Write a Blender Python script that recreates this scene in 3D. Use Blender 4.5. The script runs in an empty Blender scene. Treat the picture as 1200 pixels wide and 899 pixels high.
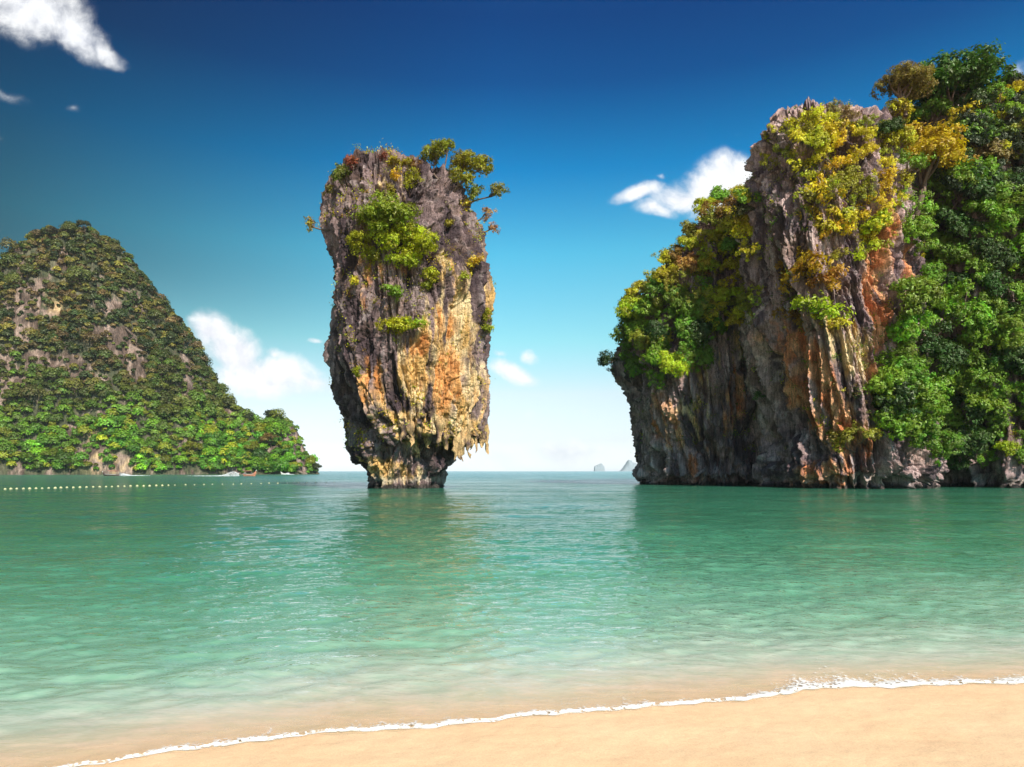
import bpy, math, random
import numpy as np
from mathutils import Vector, Matrix, Quaternion

random.seed(7)
rng = np.random.default_rng(7)
scene = bpy.context.scene
col = scene.collection
R = math.radians

# ------------------------------------------------------------------ camera
FPX, CX, HY, HC = 800.0, 600.0, 552.0, 1.8       # focal length and horizon in photo pixels, eye height
cam_d = bpy.data.cameras.new('camera')
cam_d.lens, cam_d.sensor_width = 24.0, 36.0
cam_d.shift_y = (HY - 449.5) / 1200.0
cam_d.clip_start, cam_d.clip_end = 0.1, 40000
cam = bpy.data.objects.new('camera', cam_d)
cam.location = (0, 0, HC); cam.rotation_euler = (R(90), 0, 0)
col.objects.link(cam); scene.camera = cam

# ------------------------------------------------------------------ light and view
SUN_EL, SUN_AZ = R(40), R(27)                     # azimuth from straight behind the viewer towards the east side
sun_dir = Vector((math.sin(SUN_AZ) * math.cos(SUN_EL), -math.cos(SUN_AZ) * math.cos(SUN_EL), math.sin(SUN_EL)))
sd = bpy.data.lights.new('sun', 'SUN'); sd.energy = 4.6; sd.angle = R(0.55); sd.color = (1.0, 0.93, 0.80)
so = bpy.data.objects.new('sun', sd); so.rotation_euler = sun_dir.to_track_quat('Z', 'Y').to_euler(); so.location = (30, -30, 60)
col.objects.link(so)
vs = scene.view_settings
vs.view_transform = 'Standard'; vs.look = 'None'; vs.gamma = 1.0; vs.exposure = 0.5; vs.use_curve_mapping = False
scene.cycles.use_denoising = True
scene.cycles.max_bounces = 8; scene.cycles.transparent_max_bounces = 12
scene.cycles.diffuse_bounces = 2; scene.cycles.glossy_bounces = 2; scene.cycles.transmission_bounces = 3
scene.cycles.volume_bounces = 1; scene.cycles.caustics_reflective = False; scene.cycles.caustics_refractive = False
scene.cycles.sample_clamp_indirect = 6.0

class NT:
    """small helper to write node trees"""
    def __init__(s, tree): s.t = tree
    def n(s, typ, **kw):
        nd = s.t.nodes.new(typ)
        for k, v in kw.items(): setattr(nd, k, v)
        return nd
    def link(s, a, b): s.t.links.new(a, b)
    def put(s, sock, v):
        if isinstance(v, bpy.types.NodeSocket): s.t.links.new(v, sock)
        else: sock.default_value = v
    def math(s, op, a, b=0.0, c=None, clamp=False):
        nd = s.n('ShaderNodeMath', operation=op, use_clamp=clamp)
        s.put(nd.inputs[0], a); s.put(nd.inputs[1], b)
        if c is not None: s.put(nd.inputs[2], c)
        return nd.outputs[0]
    def ramp(s, fac, stops, interp='LINEAR'):
        nd = s.n('ShaderNodeValToRGB'); cr = nd.color_ramp; cr.interpolation = interp
        while len(cr.elements) < len(stops): cr.elements.new(0.5)
        for e, (p, c) in zip(cr.elements, stops):
            e.position = p; e.color = (*c, 1) if not isinstance(c, (int, float)) else (c, c, c, 1)
        s.put(nd.inputs[0], fac); return nd.outputs[0]
    def noise(s, vec, scale, detail=4, rough=0.55, dist=0.0):
        nd = s.n('ShaderNodeTexNoise'); nd.inputs['Scale'].default_value = scale
        nd.inputs['Detail'].default_value = detail; nd.inputs['Roughness'].default_value = rough
        nd.inputs['Distortion'].default_value = dist
        if vec is not None: s.link(vec, nd.inputs['Vector'])
        return nd.outputs[0]
    def mix(s, fac, a, b, mode='MIX'):
        nd = s.n('ShaderNodeMix', data_type='RGBA', blend_type=mode)
        s.put(nd.inputs[0], fac)
        for i, v in ((6, a), (7, b)):
            if isinstance(v, (tuple, list)): nd.inputs[i].default_value = (*v[:3], 1)
            else: s.put(nd.inputs[i], v)
        return nd.outputs[2]
    def mapr(s, v, a, b, c=0.0, d=1.0, smooth=True):
        nd = s.n('ShaderNodeMapRange'); nd.clamp = True
        if smooth: nd.interpolation_type = 'SMOOTHSTEP'
        s.put(nd.inputs[0], v)
        for i, x in enumerate((a, b, c, d)): s.put(nd.inputs[i + 1], x)
        return nd.outputs[0]
    def vmath(s, op, a, b=None, scale=None):
        nd = s.n('ShaderNodeVectorMath', operation=op); s.put(nd.inputs[0], a)
        if b is not None: s.put(nd.inputs[1], b)
        if scale is not None: s.put(nd.inputs[3], scale)
        return nd.outputs[0]

# world: Nishita sky graded to the deep tropical blue, with clouds placed by direction
world = bpy.data.worlds.new('World'); scene.world = world; world.use_nodes = True
world.cycles.sampling_method = 'MANUAL'; world.cycles.sample_map_resolution = 1024
wt = NT(world.node_tree); world.node_tree.nodes.clear()
sky = wt.n('ShaderNodeTexSky'); sky.sky_type = 'NISHITA'; sky.sun_disc = False
sky.sun_elevation = SUN_EL; sky.sun_rotation = math.atan2(sun_dir.x, sun_dir.y)
sky.air_density = 1.0; sky.dust_density = 0.6; sky.ozone_density = 2.0
tc = wt.n('ShaderNodeTexCoord').outputs['Generated']
sep = wt.n('ShaderNodeSeparateXYZ'); wt.link(tc, sep.inputs[0])
dx, dy, dz = sep.outputs
el = wt.math('ARCSINE', dz)
eln = wt.math('DIVIDE', el, R(50), clamp=True)
SKY_STRENGTH = 0.12
GR = [(0.003, (1.16, 1.26, 1.70)), (0.05, (0.92, 0.88, 1.03)), (0.128, (1.09, .98, .88)), (0.216, (.737, 1.15, .92)), (0.352, (.35, 1.15, 1.065)),
      (0.476, (.03, .70, .97)), (0.592, (.004, .30, .60)), (0.672, (.0, .215, .50)), (0.78, (.04, .25, .48)), (1.0, (.30, .45, .65))]
GRADE = wt.ramp(eln, [(p, tuple(v / 2 for v in c)) for p, c in GR])
nish = wt.vmath('SCALE', sky.outputs[0], scale=SKY_STRENGTH)
graded = wt.vmath('SCALE', wt.mix(1.0, nish, GRADE, 'MULTIPLY'), scale=2.0)
azd = wt.mapr(dx, -0.62, -0.02, 0.16, 1.0, smooth=False)
upm = wt.math('MULTIPLY', wt.mapr(eln, 0.05, 0.32), wt.mapr(eln, 0.9, 1.4, 1.0, 0.3))
azm = wt.math('ADD', wt.math('MULTIPLY', wt.math('SUBTRACT', azd, 1.0), upm), 1.0)
skycol = wt.vmath('SCALE', wt.vmath('SCALE', graded, scale=azm), scale=0.96)
# clouds
cmb = wt.n('ShaderNodeCombineXYZ')
ysafe = wt.math('MAXIMUM', dy, 0.02)
wt.link(wt.math('DIVIDE', dx, ysafe), cmb.inputs[0]); wt.link(wt.math('DIVIDE', dz, ysafe), cmb.inputs[1])
gv = cmb.outputs[0]
wn = wt.n('ShaderNodeTexNoise'); wn.inputs['Scale'].default_value = 9; wn.inputs['Detail'].default_value = 5
wt.link(gv, wn.inputs['Vector'])
warp = wt.vmath('SCALE', wt.vmath('SUBTRACT', wn.outputs[1], (0.5, 0.5, 0.5)), scale=0.055)
gw = wt.vmath('ADD', gv, warp)
CLOUDS = [(40, 12, 78, 46, -10, 1.0), (88, 38, 56, 34, -38, 1.0), (120, 62, 34, 16, -30, .8), (10, -8, 60, 40, 0, .8),
          (12, 116, 34, 12, -12, .38), (88, 132, 12, 8, 0, .30), (2, 163, 14, 7, 0, .25),
          (848, 202, 44, 30, 0, 1.2), (822, 218, 46, 30, 18, 1.15), (868, 214, 40, 34, 0, .9), (795, 228, 42, 20, 10, 1.0), (752, 224, 38, 12, 12, 1.0),
          (766, 243, 26, 13, -12, .85), (776, 206, 8, 5, 0, .5), (828, 244, 34, 16, 10, .75),
          (246, 388, 28, 26, -30, 1.2), (272, 410, 52, 32, -28, 1.3), (316, 437, 70, 28, -10, 1.3), (360, 450, 34, 14, -16, .9), (290, 452, 44, 14, -10, .6),
          (328, 413, 20, 8, -25, .7), (272, 440, 44, 20, -25, .8),
          (602, 437, 36, 17, -26, 1.1), (622, 417, 13, 9, -35, .7), (586, 411, 16, 6, -10, .55), (374, 403, 14, 5, 5, .7),
          (660, 532, 64, 24, 0, 1.0), (575, 535, 60, 22, 0, .7), (618, 488, 20, 9, 20, .3), (688, 482, 34, 16, -30, .28), (560, 500, 50, 26, 0, .3), (640, 467, 30, 8, -8, .22),
          (1195, 82, 22, 12, 20, .45), (870, 158, 26, 8, 0, .2), (-60, 330, 60, 30, 0, .6), (1350, 120, 80, 40, 0, .9), (-200, 60, 90, 40, 0, .9)]
field = None
for (px, py, rx, ry, rot, wgt) in CLOUDS:
    mp = wt.n('ShaderNodeMapping', vector_type='TEXTURE')
    mp.inputs['Location'].default_value = ((px - CX) / FPX, (HY - py) / FPX, 0)
    mp.inputs['Rotation'].default_value = (0, 0, R(rot)); mp.inputs['Scale'].default_value = (rx * 1.25 / FPX, ry * 1.25 / FPX, 1)
    wt.link(gw, mp.inputs[0])
    ln = wt.n('ShaderNodeVectorMath', operation='LENGTH'); wt.link(mp.outputs[0], ln.inputs[0])
    v = wt.math('MULTIPLY', wt.mapr(ln.outputs['Value'], 1.0, 0.0, smooth=False), wgt)
    field = v if field is None else wt.math('SMOOTH_MAX', field, v, 0.12)
cn = wt.math('ADD', wt.math('MULTIPLY', wt.noise(gw, 13, 7, 0.62), 0.62), wt.math('MULTIPLY', wt.noise(gw, 42, 6, 0.6), 0.38))
cn2 = wt.noise(gw, 5, 3, 0.5)
dens = wt.math('MULTIPLY', wt.mapr(wt.math('ADD', field, wt.math('MULTIPLY', wt.math('SUBTRACT', cn, 0.5), 1.7)), 0.04, 0.86), wt.mapr(field, 0.08, 0.42))
front = wt.mapr(dy, 0.03, 0.1)
dens = wt.math('MULTIPLY', dens, front)
puff = wt.mapr(wt.math('ADD', cn, wt.math('MULTIPLY', cn2, 0.4)), 0.5, 0.82)
ccol = wt.mix(puff, (0.60, 0.62, 0.68), (0.78, 0.79, 0.80))
skyf = wt.mix(dens, skycol, ccol)
bg = wt.n('ShaderNodeBackground'); wt.link(skyf, bg.inputs[0]); bg.inputs[1].default_value = 1.0
wo = wt.n('ShaderNodeOutputWorld'); wt.link(bg.outputs[0], wo.inputs[0])

# ------------------------------------------------------------------ helpers
def tag(o, label=None, cat=None, group=None, kind=None):
    if label: o['label'] = label
    if cat: o['category'] = cat
    if group: o['group'] = group
    if kind: o['kind'] = kind
    return o
def empty(name, loc):
    o = bpy.data.objects.new(name, None); o.location = loc; o.empty_display_size = 0.3; col.objects.link(o); return o
def mesh_np(name, V, F, mat=None, parent=None, smooth=True, attrs=None, link=True):
    """V (n,3), F (m,k) -> mesh object (k = 3 or 4)"""
    me = bpy.data.meshes.new(name)
    V = np.ascontiguousarray(V, dtype=np.float32); F = np.ascontiguousarray(F, dtype=np.int32)
    k = F.shape[1]
    me.vertices.add(len(V)); me.vertices.foreach_set('co', V.ravel())
    me.loops.add(F.size); me.loops.foreach_set('vertex_index', F.ravel())
    me.polygons.add(len(F)); me.polygons.foreach_set('loop_start', np.arange(0, F.size, k, dtype=np.int32))
    me.update(calc_edges=True)
    me.polygons.foreach_set('use_smooth', np.full(len(F), smooth))
    for an, (dom, dat) in (attrs or {}).items():
        dat = np.asarray(dat, dtype=np.float32)
        if dat.ndim == 2:
            a = me.attributes.new(an, 'FLOAT_COLOR', dom)
            c4 = np.ones((len(dat), 4), np.float32); c4[:, :3] = dat; a.data.foreach_set('color', c4.ravel())
        else:
            a = me.attributes.new(an, 'FLOAT', dom); a.data.foreach_set('value', dat)
    if mat: me.materials.append(mat)
    o = bpy.data.objects.new(name, me)
    if link: col.objects.link(o)
    if parent: o.parent = parent
    return o

# ---- numpy noise
def _hash(x, y, z, seed):
    h = (x.astype(np.uint32) * np.uint32(374761393) + y.astype(np.uint32) * np.uint32(668265263) + z.astype(np.uint32) * np.uint32(2147483647) + np.uint32((seed * 974711 + 12345) & 0xffffffff))
    h = (h ^ (h >> np.uint32(13))) * np.uint32(1274126177)
    h = (h ^ (h >> np.uint32(15))) * np.uint32(2246822519)
    return h ^ (h >> np.uint32(14))
_G = np.array([(1,1,0),(-1,1,0),(1,-1,0),(-1,-1,0),(1,0,1),(-1,0,1),(1,0,-1),(-1,0,-1),(0,1,1),(0,-1,1),(0,1,-1),(0,-1,-1),(1,1,0),(0,-1,1),(-1,1,0),(0,-1,-1)], np.float32)
def perlin(P, seed=0):
    P = P.astype(np.float32); I = np.floor(P); f = P - I; I = I.astype(np.int64)
    u = f * f * f * (f * (f * 6 - 15) + 10)
    out = 0
    for i in (0, 1):
        for j in (0, 1):
            for k in (0, 1):
                g = _G[_hash(I[:, 0] + i, I[:, 1] + j, I[:, 2] + k, seed) & np.uint32(15)]
                d = g[:, 0] * (f[:, 0] - i) + g[:, 1] * (f[:, 1] - j) + g[:, 2] * (f[:, 2] - k)
                w = (u[:, 0] if i else 1 - u[:, 0]) * (u[:, 1] if j else 1 - u[:, 1]) * (u[:, 2] if k else 1 - u[:, 2])
                out = out + w * d
    return out
def fbm(P, seed=0, octv=4, gain=0.5):
    a, s, o = 1.0, 0.0, 0
    for q in range(octv):
        o = o + a * perlin(P * (2.03 ** q), seed + q); a *= gain
    return o
def ridged(P, seed=0): return 1 - np.abs(perlin(P, seed)) * 2.2
def voronoi(P, seed=0):
    P = P.astype(np.float32); I = np.floor(P); f = P - I; I = I.astype(np.int64)
    F1 = np.full(len(P), 9.0, np.float32); F2 = F1.copy(); cid = np.zeros(len(P), np.float32)
    for i in (-1, 0, 1):
        for j in (-1, 0, 1):
            for k in (-1, 0, 1):
                h = _hash(I[:, 0] + i, I[:, 1] + j, I[:, 2] + k, seed)
                rx = (h & np.uint32(1023)).astype(np.float32) / 1023; ry = ((h >> np.uint32(10)) & np.uint32(1023)).astype(np.float32) / 1023
                rz = ((h >> np.uint32(20)) & np.uint32(1023)).astype(np.float32) / 1023
                d = np.sqrt((i + rx - f[:, 0]) ** 2 + (j + ry - f[:, 1]) ** 2 + (k + rz - f[:, 2]) ** 2)
                new = d < F1
                F2 = np.where(new, F1, np.minimum(F2, d)); cid = np.where(new, rx * 0.6 + rz * 0.4, cid); F1 = np.where(new, d, F1)
    return F1, F2, cid
def sstep(x, a, b):
    t = np.clip((x - a) / (b - a), 0, 1); return t * t * (3 - 2 * t)

def W(px, py, Y):                                   # photo direction -> world point at distance Y
    return Vector(((px - CX) / FPX * Y, Y, HC + (HY - py) / FPX * Y))

# ------------------------------------------------------------------ materials
def new_mat(name):
    m = bpy.data.materials.new(name); m.use_nodes = True; m.node_tree.nodes.clear(); return m, NT(m.node_tree)
def simple_mat(name, c, rough=0.6, nscale=3.0, amt=0.25, bump=0.0):
    m, t = new_mat(name)
    b = t.n('ShaderNodeBsdfPrincipled'); b.inputs['Roughness'].default_value = rough
    tcn = t.n('ShaderNodeTexCoord').outputs['Object']
    nz = t.noise(tcn, nscale, 4)
    lo = tuple(x * (1 - amt) for x in c); hi_ = tuple(min(1, x * (1 + amt)) for x in c)
    t.link(t.mix(t.mapr(nz, .3, .7), lo, hi_), b.inputs['Base Color'])
    o = t.n('ShaderNodeOutputMaterial'); t.link(b.outputs[0], o.inputs[0]); return m
def rock_mat(name, fine=1.0):
    m, t = new_mat(name)
    pos = t.n('ShaderNodeNewGeometry').outputs['Position']
    at = t.n('ShaderNodeAttribute'); at.attribute_name = 'tone'
    mp = t.n('ShaderNodeMapping'); mp.inputs['Scale'].default_value = (1, 1, 0.16); t.link(pos, mp.inputs[0])
    n1 = t.noise(mp.outputs[0], 3.8 * fine, 6, 0.7); n2 = t.noise(pos, 7.0 * fine, 4, 0.7)
    g = t.mapr(n1, 0.28, 0.72, 0.45, 1.6)
    c = t.vmath('SCALE', at.outputs['Color'], scale=g)
    g2 = t.mapr(n2, 0.3, 0.7, 0.75, 1.3)
    c = t.vmath('SCALE', c, scale=g2)
    b = t.n('ShaderNodeBsdfPrincipled'); b.inputs['Roughness'].default_value = 0.88; t.link(c, b.inputs['Base Color'])
    b.inputs['Specular IOR Level'].default_value = 0.25
    bp = t.n('ShaderNodeBump'); bp.inputs['Strength'].default_value = 1.0; bp.inputs['Distance'].default_value = 0.22 / fine
    t.link(t.math('ADD', n1, t.math('MULTIPLY', n2, 0.6)), bp.inputs['Height']); t.link(bp.outputs[0], b.inputs['Normal'])
    o = t.n('ShaderNodeOutputMaterial'); t.link(b.outputs[0], o.inputs[0]); return m
def leaf_mat(name, use_attr=False):
    m, t = new_mat(name)
    a = t.n('ShaderNodeAttribute'); a.attribute_name = 'v'
    if use_attr:
        bc = t.n('ShaderNodeAttribute'); bc.attribute_name = 'tone'; base = bc.outputs['Color']
    else:
        oi = t.n('ShaderNodeObjectInfo'); base = oi.outputs['Color']
    hs = t.n('ShaderNodeHueSaturation')
    t.link(t.mapr(a.outputs['Fac'], 0, 1, 0.475, 0.53, smooth=False), hs.inputs['Hue'])
    t.link(t.mapr(a.outputs['Fac'], 0, 1, 0.55, 1.55, smooth=False), hs.inputs['Value'])
    hs.inputs['Saturation'].default_value = 1.0
    t.link(base, hs.inputs['Color'])
    d = t.n('ShaderNodeBsdfDiffuse'); t.link(hs.outputs[0], d.inputs[0])
    tr = t.n('ShaderNodeBsdfTranslucent'); t.link(t.mix(1.0, hs.outputs[0], (1.15, 1.2, 0.5), 'MULTIPLY'), tr.inputs[0])
    g = t.n('ShaderNodeBsdfGlossy'); g.inputs['Roughness'].default_value = 0.45; g.inputs[0].default_value = (0.8, 0.85, 0.7, 1)
    m1 = t.n('ShaderNodeMixShader'); m1.inputs[0].default_value = 0.38; t.link(d.outputs[0], m1.inputs[1]); t.link(tr.outputs[0], m1.inputs[2])
    m2 = t.n('ShaderNodeMixShader'); m2.inputs[0].default_value = 0.035; t.link(m1.outputs[0], m2.inputs[1]); t.link(g.outputs[0], m2.inputs[2])
    o = t.n('ShaderNodeOutputMaterial'); t.link(m2.outputs[0], o.inputs[0]); return m
M_ROCK = rock_mat('limestone'); M_ROCK_FAR = rock_mat('limestone_far', 0.35)
M_LEAF = leaf_mat('leaves'); M_LEAF_A = leaf_mat('forest_leaves', True)
M_BARK = simple_mat('bark', (0.16, 0.11, 0.085), 0.9, 6)

# ------------------------------------------------------------------ shoreline
SH_X = [-40, -12, -6, -4, -2.55, -1.96, -1.46, -0.89, 0, 0.64, 1.42, 2.05, 2.38, 2.85, 4.35, 8, 16, 40]
SH_Y = [-8, 0.8, 2.6, 3.55, 4.20, 4.47, 4.66, 4.74, 4.97, 5.14, 5.28, 5.46, 5.60, 5.69, 5.80, 6.3, 8, 14]
def shore_y(x): return np.interp(x, SH_X, SH_Y) + 0.02 * np.sin(x * 5.1 + 1) + 0.012 * np.sin(x * 13.3) + 0.008 * np.sin(x * 29.0 + 2)
def shore_smooth(x): return np.interp(x, SH_X, SH_Y)
def sdist(x, y): return (y - shore_y(x)) * 0.95
def bed_z(s):
    return np.where(s < 0, -s * 0.055 + 0.02 * 0, -(0.05 * np.minimum(s, 3) + 0.12 * np.clip(s - 3, 0, 80))) 

# ------------------------------------------------------------------ sand: beach and sea bed, one sheet
def polar_grid(r, th):
    RR, TT = np.meshgrid(r, th, indexing='ij')
    return (RR * np.sin(TT)).ravel(), (RR * np.cos(TT)).ravel()
def grid_faces(nr, nc, wrap=False):
    i = np.arange(nr - 1)[:, None]; j = np.arange(nc if wrap else nc - 1)[None, :]
    j2 = (j + 1) % nc
    a = i * nc + j; b = i * nc + j2; c = (i + 1) * nc + j2; d = (i + 1) * nc + j
    return np.stack([a, b, c, d], -1).reshape(-1, 4)
r = np.concatenate([np.linspace(0.02, 2.5, 12), np.geomspace(2.6, 12, 360), np.geomspace(12.5, 5000, 70)])
th = np.concatenate([np.linspace(-math.pi, -0.9, 50)[:-1], np.linspace(-0.9, 0.9, 420), np.linspace(0.9, math.pi, 50)[1:]])
x, y = polar_grid(r, th)
s = sdist(x, y)
P = np.stack([x, y, np.zeros_like(x)], 1)
z = bed_z(np.clip(s, -60, 85)) + 0.03 * fbm(P * 0.5, 3, 3) * sstep(-s, 0.1, 1.5) + 0.006 * fbm(P * 3.5, 5, 3)
m, t = new_mat('sand')
pos = t.n('ShaderNodeNewGeometry').outputs['Position']
n1 = t.noise(pos, 1.2, 4); n2 = t.noise(pos, 90, 3, 0.8); n3 = t.noise(pos, 14, 4, 0.6)
c = t.mix(t.mapr(n1, .3, .7), (0.85, 0.56, 0.325), (0.87, 0.60, 0.36))
c = t.mix(t.mapr(n2, .25, .75), t.vmath('SCALE', c, scale=0.82), t.vmath('SCALE', c, scale=1.12))
c = t.mix(t.mapr(n3, .35, .75, 0, .35), c, (0.86, 0.66, 0.38))
wet = t.n('ShaderNodeAttribute'); wet.attribute_name = 'wet'
c = t.mix(wet.outputs['Fac'], c, t.mix(1.0, c, (1.0, 0.99, 0.97), 'MULTIPLY'))
b = t.n('ShaderNodeBsdfPrincipled'); t.link(c, b.inputs['Base Color']); b.inputs['Specular IOR Level'].default_value = 0.3
t.link(t.mapr(wet.outputs['Fac'], 0, 1, 0.85, 0.5), b.inputs['Roughness'])
bp = t.n('ShaderNodeBump'); bp.inputs['Strength'].default_value = 0.4; bp.inputs['Distance'].default_value = 0.006
t.link(t.math('ADD', n2, t.math('MULTIPLY', n3, 2.0)), bp.inputs['Height']); t.link(bp.outputs[0], b.inputs['Normal'])
t.link(b.outputs[0], t.n('ShaderNodeOutputMaterial').inputs[0])
o = mesh_np('beach', np.stack([x, y, z], 1), grid_faces(len(r), len(th)), m, attrs={'wet': ('POINT', sstep(s, -0.16, 0.02))})
tag(o, 'pale orange sand beach running down under the sea', None, None, 'structure')

# ------------------------------------------------------------------ sea
def wave_h(x, y, cell):
    """wave height, each band faded where the mesh is too coarse to carry it"""
    s = np.clip(sdist(x, y), 0, None)
    h = 0
    wx = x + 0.35 * np.sin(y * 0.7) ; 
    for i, (wl, amp, an, sx) in enumerate([(5.0, .030, 0.10, .35), (2.2, .028, -0.25, .4), (1.1, .027, 0.22, .45), (0.55, .019, -0.15, .5), (0.28, .0135, 0.4, .6), (0.15, .0065, -0.5, .7)]):
        c_, s_ = math.cos(an), math.sin(an)
        Q = np.stack([(x * c_ + y * s_) / wl * sx, (-x * s_ + y * c_) / wl, np.full_like(x, i * 3.7)], 1)
        n = perlin(Q, 40 + i)
        n = n + 0.35 * (1 - 2 * np.abs(n))
        fade = sstep(wl / np.maximum(cell, 1e-4), 1.5, 3.2) * sstep(s, 0.02, 1.2 + wl * 1.6)
        h = h + amp * n * fade * 1.6
    return h
pyr = np.concatenate([np.linspace(930, 600, 900), np.linspace(599.6, 560, 240)])
yr = FPX * HC / (pyr - HY)
r = np.concatenate([yr, np.geomspace(yr[-1] * 1.02, 5000, 60)])
th = np.concatenate([np.linspace(-1.25, -0.78, 40)[:-1], np.linspace(-0.78, 0.78, 1300), np.linspace(0.78, 1.25, 40)[1:]])
x, y = polar_grid(r, th)
dr = np.gradient(r); cell = np.repeat(np.maximum(dr, r * 0.0012), len(th))
s = sdist(x, y)
z = wave_h(x, y, cell)
z = z * sstep(s, -0.05, 0.6) + np.where(s < 0, s * 0.10, 0)
# the last thin swash: water film slightly above bed at the edge, then under the sand
z = z + 0.010 * np.exp(-(s / 0.12) ** 2)
m, t = new_mat('sea_water')
pos = t.n('ShaderNodeNewGeometry').outputs['Position']
sa = t.n('ShaderNodeAttribute'); sa.attribute_name = 'off'
sv = sa.outputs['Fac']
n_l = t.noise(pos, 0.35, 4, 0.6); mps = t.n('ShaderNodeMapping'); mps.inputs['Scale'].default_value = (0.5, 1.3, 1.0); t.link(pos, mps.inputs[0]); n_m = t.math('ADD', t.math('MULTIPLY', t.noise(mps.outputs[0], 2.2, 5, 0.65), .5), t.math('MULTIPLY', t.noise(mps.outputs[0], 7.5, 4, 0.7), .5))
sj = t.math('MULTIPLY', sv, t.mapr(n_l, 0.25, 0.75, 0.75, 1.25))
lg = t.math('DIVIDE', t.math('LOGARITHM', t.math('ADD', t.math('MAXIMUM', sj, 0.0), 0.3), 2.718), 8.0)   # ln(s+.3)/8
def lp(d): return math.log(d + 0.3) / 8.0
def rs(stops):   # shift to 0..1
    return [((lp(d) + 0.16) / 1.16, c) for d, c in stops]
lgn = t.math('DIVIDE', t.math('ADD', lg, 0.16), 1.16)
WATER = [(0.02, (.98, .82, .62)), (0.45, (.95, .82, .66)), (0.85, (.68, .70, .58)), (1.35, (.46, .58, .46)), (2.3, (.27, .46, .33)), (4.7, (.15, .355, .235)), (9, (.078, .265, .155)),
         (20, (.040, .175, .10)), (60, (.030, .14, .088)), (300, (.045, .20, .16)), (2000, (.07, .29, .26))]
wc = t.ramp(lgn, rs(WATER))
opac = t.ramp(lgn, rs([(0.0, 0.15), (0.25, 0.30), (0.6, 0.55), (1.1, 0.82), (2.0, 0.97), (4.0, 1.0)]))
wc = t.mix(t.mapr(n_m, 0.38, 0.62, 0.0, 0.85), wc, t.mix(1.0, wc, (0.70, 0.86, 0.80), 'MULTIPLY'))  # light and dark of the wavelets painted into the water colour
dif = t.n('ShaderNodeBsdfDiffuse'); t.link(wc, dif.inputs[0])
trn = t.n('ShaderNodeBsdfTransparent'); trn.inputs[0].default_value = (1.0, 0.985, 0.96, 1)
body = t.n('ShaderNodeMixShader'); t.link(opac, body.inputs[0]); t.link(trn.outputs[0], body.inputs[1]); t.link(dif.outputs[0], body.inputs[2])
# ripples too fine for the mesh
mp = t.n('ShaderNodeMapping'); mp.inputs['Scale'].default_value = (0.45, 1.0, 1.0); mp.inputs['Rotation'].default_value = (0, 0, 0.12); t.link(pos, mp.inputs[0])
b1 = t.noise(mp.outputs[0], 2.2, 5, 0.6); b2 = t.noise(mp.outputs[0], 0.5, 3, 0.6); b3 = t.noise(mp.outputs[0], 9, 3, 0.6)
hgt = t.math('ADD', t.math('ADD', t.math('MULTIPLY', b1, 0.125), t.math('MULTIPLY', b3, 0.05)), t.math('MULTIPLY', t.math('MULTIPLY', b2, 0.28), t.mapr(sv, 15, 60)))
bp = t.n('ShaderNodeBump'); bp.inputs['Distance'].default_value = 1.0
mpl = t.n('ShaderNodeMapping'); mpl.inputs['Scale'].default_value = (0.06, 0.16, 1.0); t.link(pos, mpl.inputs[0])
gust = t.mapr(t.noise(mpl.outputs[0], 1.0, 4, 0.6), 0.35, 0.62, 0.55, 1.3)
t.link(t.math('MULTIPLY', t.mapr(sv, 0.1, 5, 0.5, 1.0), gust), bp.inputs['Strength']); t.link(hgt, bp.inputs['Height'])
gl = t.n('ShaderNodeBsdfGlossy'); gl.inputs[0].default_value = (1, 1, 1, 1); t.link(bp.outputs[0], gl.inputs['Normal'])
t.link(t.mapr(sv, 5, 200, 0.04, 0.20), gl.inputs['Roughness'])
fr = t.n('ShaderNodeFresnel'); fr.inputs[0].default_value = 1.42; t.link(bp.outputs[0], fr.inputs['Normal'])
frc = t.math('MULTIPLY', t.math('MINIMUM', fr.outputs[0], 0.80), t.mapr(sv, 0.0, 2.0, 0.25, 1.0))
ms = t.n('ShaderNodeMixShader'); t.link(frc, ms.inputs[0]); t.link(body.outputs[0], ms.inputs[1]); t.link(gl.outputs[0], ms.inputs[2])
t.link(ms.outputs[0], t.n('ShaderNodeOutputMaterial').inputs[0])
o = mesh_np('sea', np.stack([x, y, z], 1), grid_faces(len(r), len(th)), m, attrs={'off': ('POINT', s)})
tag(o, 'calm green sea reaching from the beach to the horizon', None, None, 'structure')

# foam along the wash line
nu, nv = 1500, 46
xs = np.linspace(-5.2, 6.6, nu)
base = shore_y(xs) ; Pn = np.stack([xs, xs * 0, xs * 0], 1)
width = 0.07 + 0.13 * sstep(xs, 1.2, 2.6) + 0.05 * perlin(Pn * 2.2, 60) + 0.02 * perlin(Pn * 9, 61)
width = np.clip(width * 3.6, 0.12, None)
width = width * (.65 + .5 * sstep(perlin(Pn * .9, 64), -.3, .3)); lead = 0.03 * perlin(Pn * 3.1, 62) + 0.012 * perlin(Pn * 11, 63)
vv = np.linspace(0, 1, nv)
X = np.repeat(xs[:, None], nv, 1); Yf = (base - 0.03 + lead)[:, None] + vv[None, :] * (width[:, None] + 0.02)
Pf = np.stack([X.ravel(), Yf.ravel(), np.zeros(X.size)], 1)
lump = 0.7 + 0.6 * fbm(Pf * 18, 70, 3)
prof = (np.exp(-((vv - .12) / .12) ** 2) * 0.8 + 0.08 * (1 - vv))
sF = sdist(Pf[:, 0], Pf[:, 1])
zf = np.maximum(bed_z(sF), np.where(sF > 0, 0.010 * np.exp(-(sF / 0.12) ** 2), 0)) + 0.004 + .012 * sstep(sF, .1, .4) + np.repeat(prof[None, :], nu, 0).ravel() * 0.007 * np.clip(lump, 0.1, 1.5)
dnx = .30 * perlin(Pn * 3.3, 66)[:, None] + .22 * perlin(Pn * 12, 67)[:, None]
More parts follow.
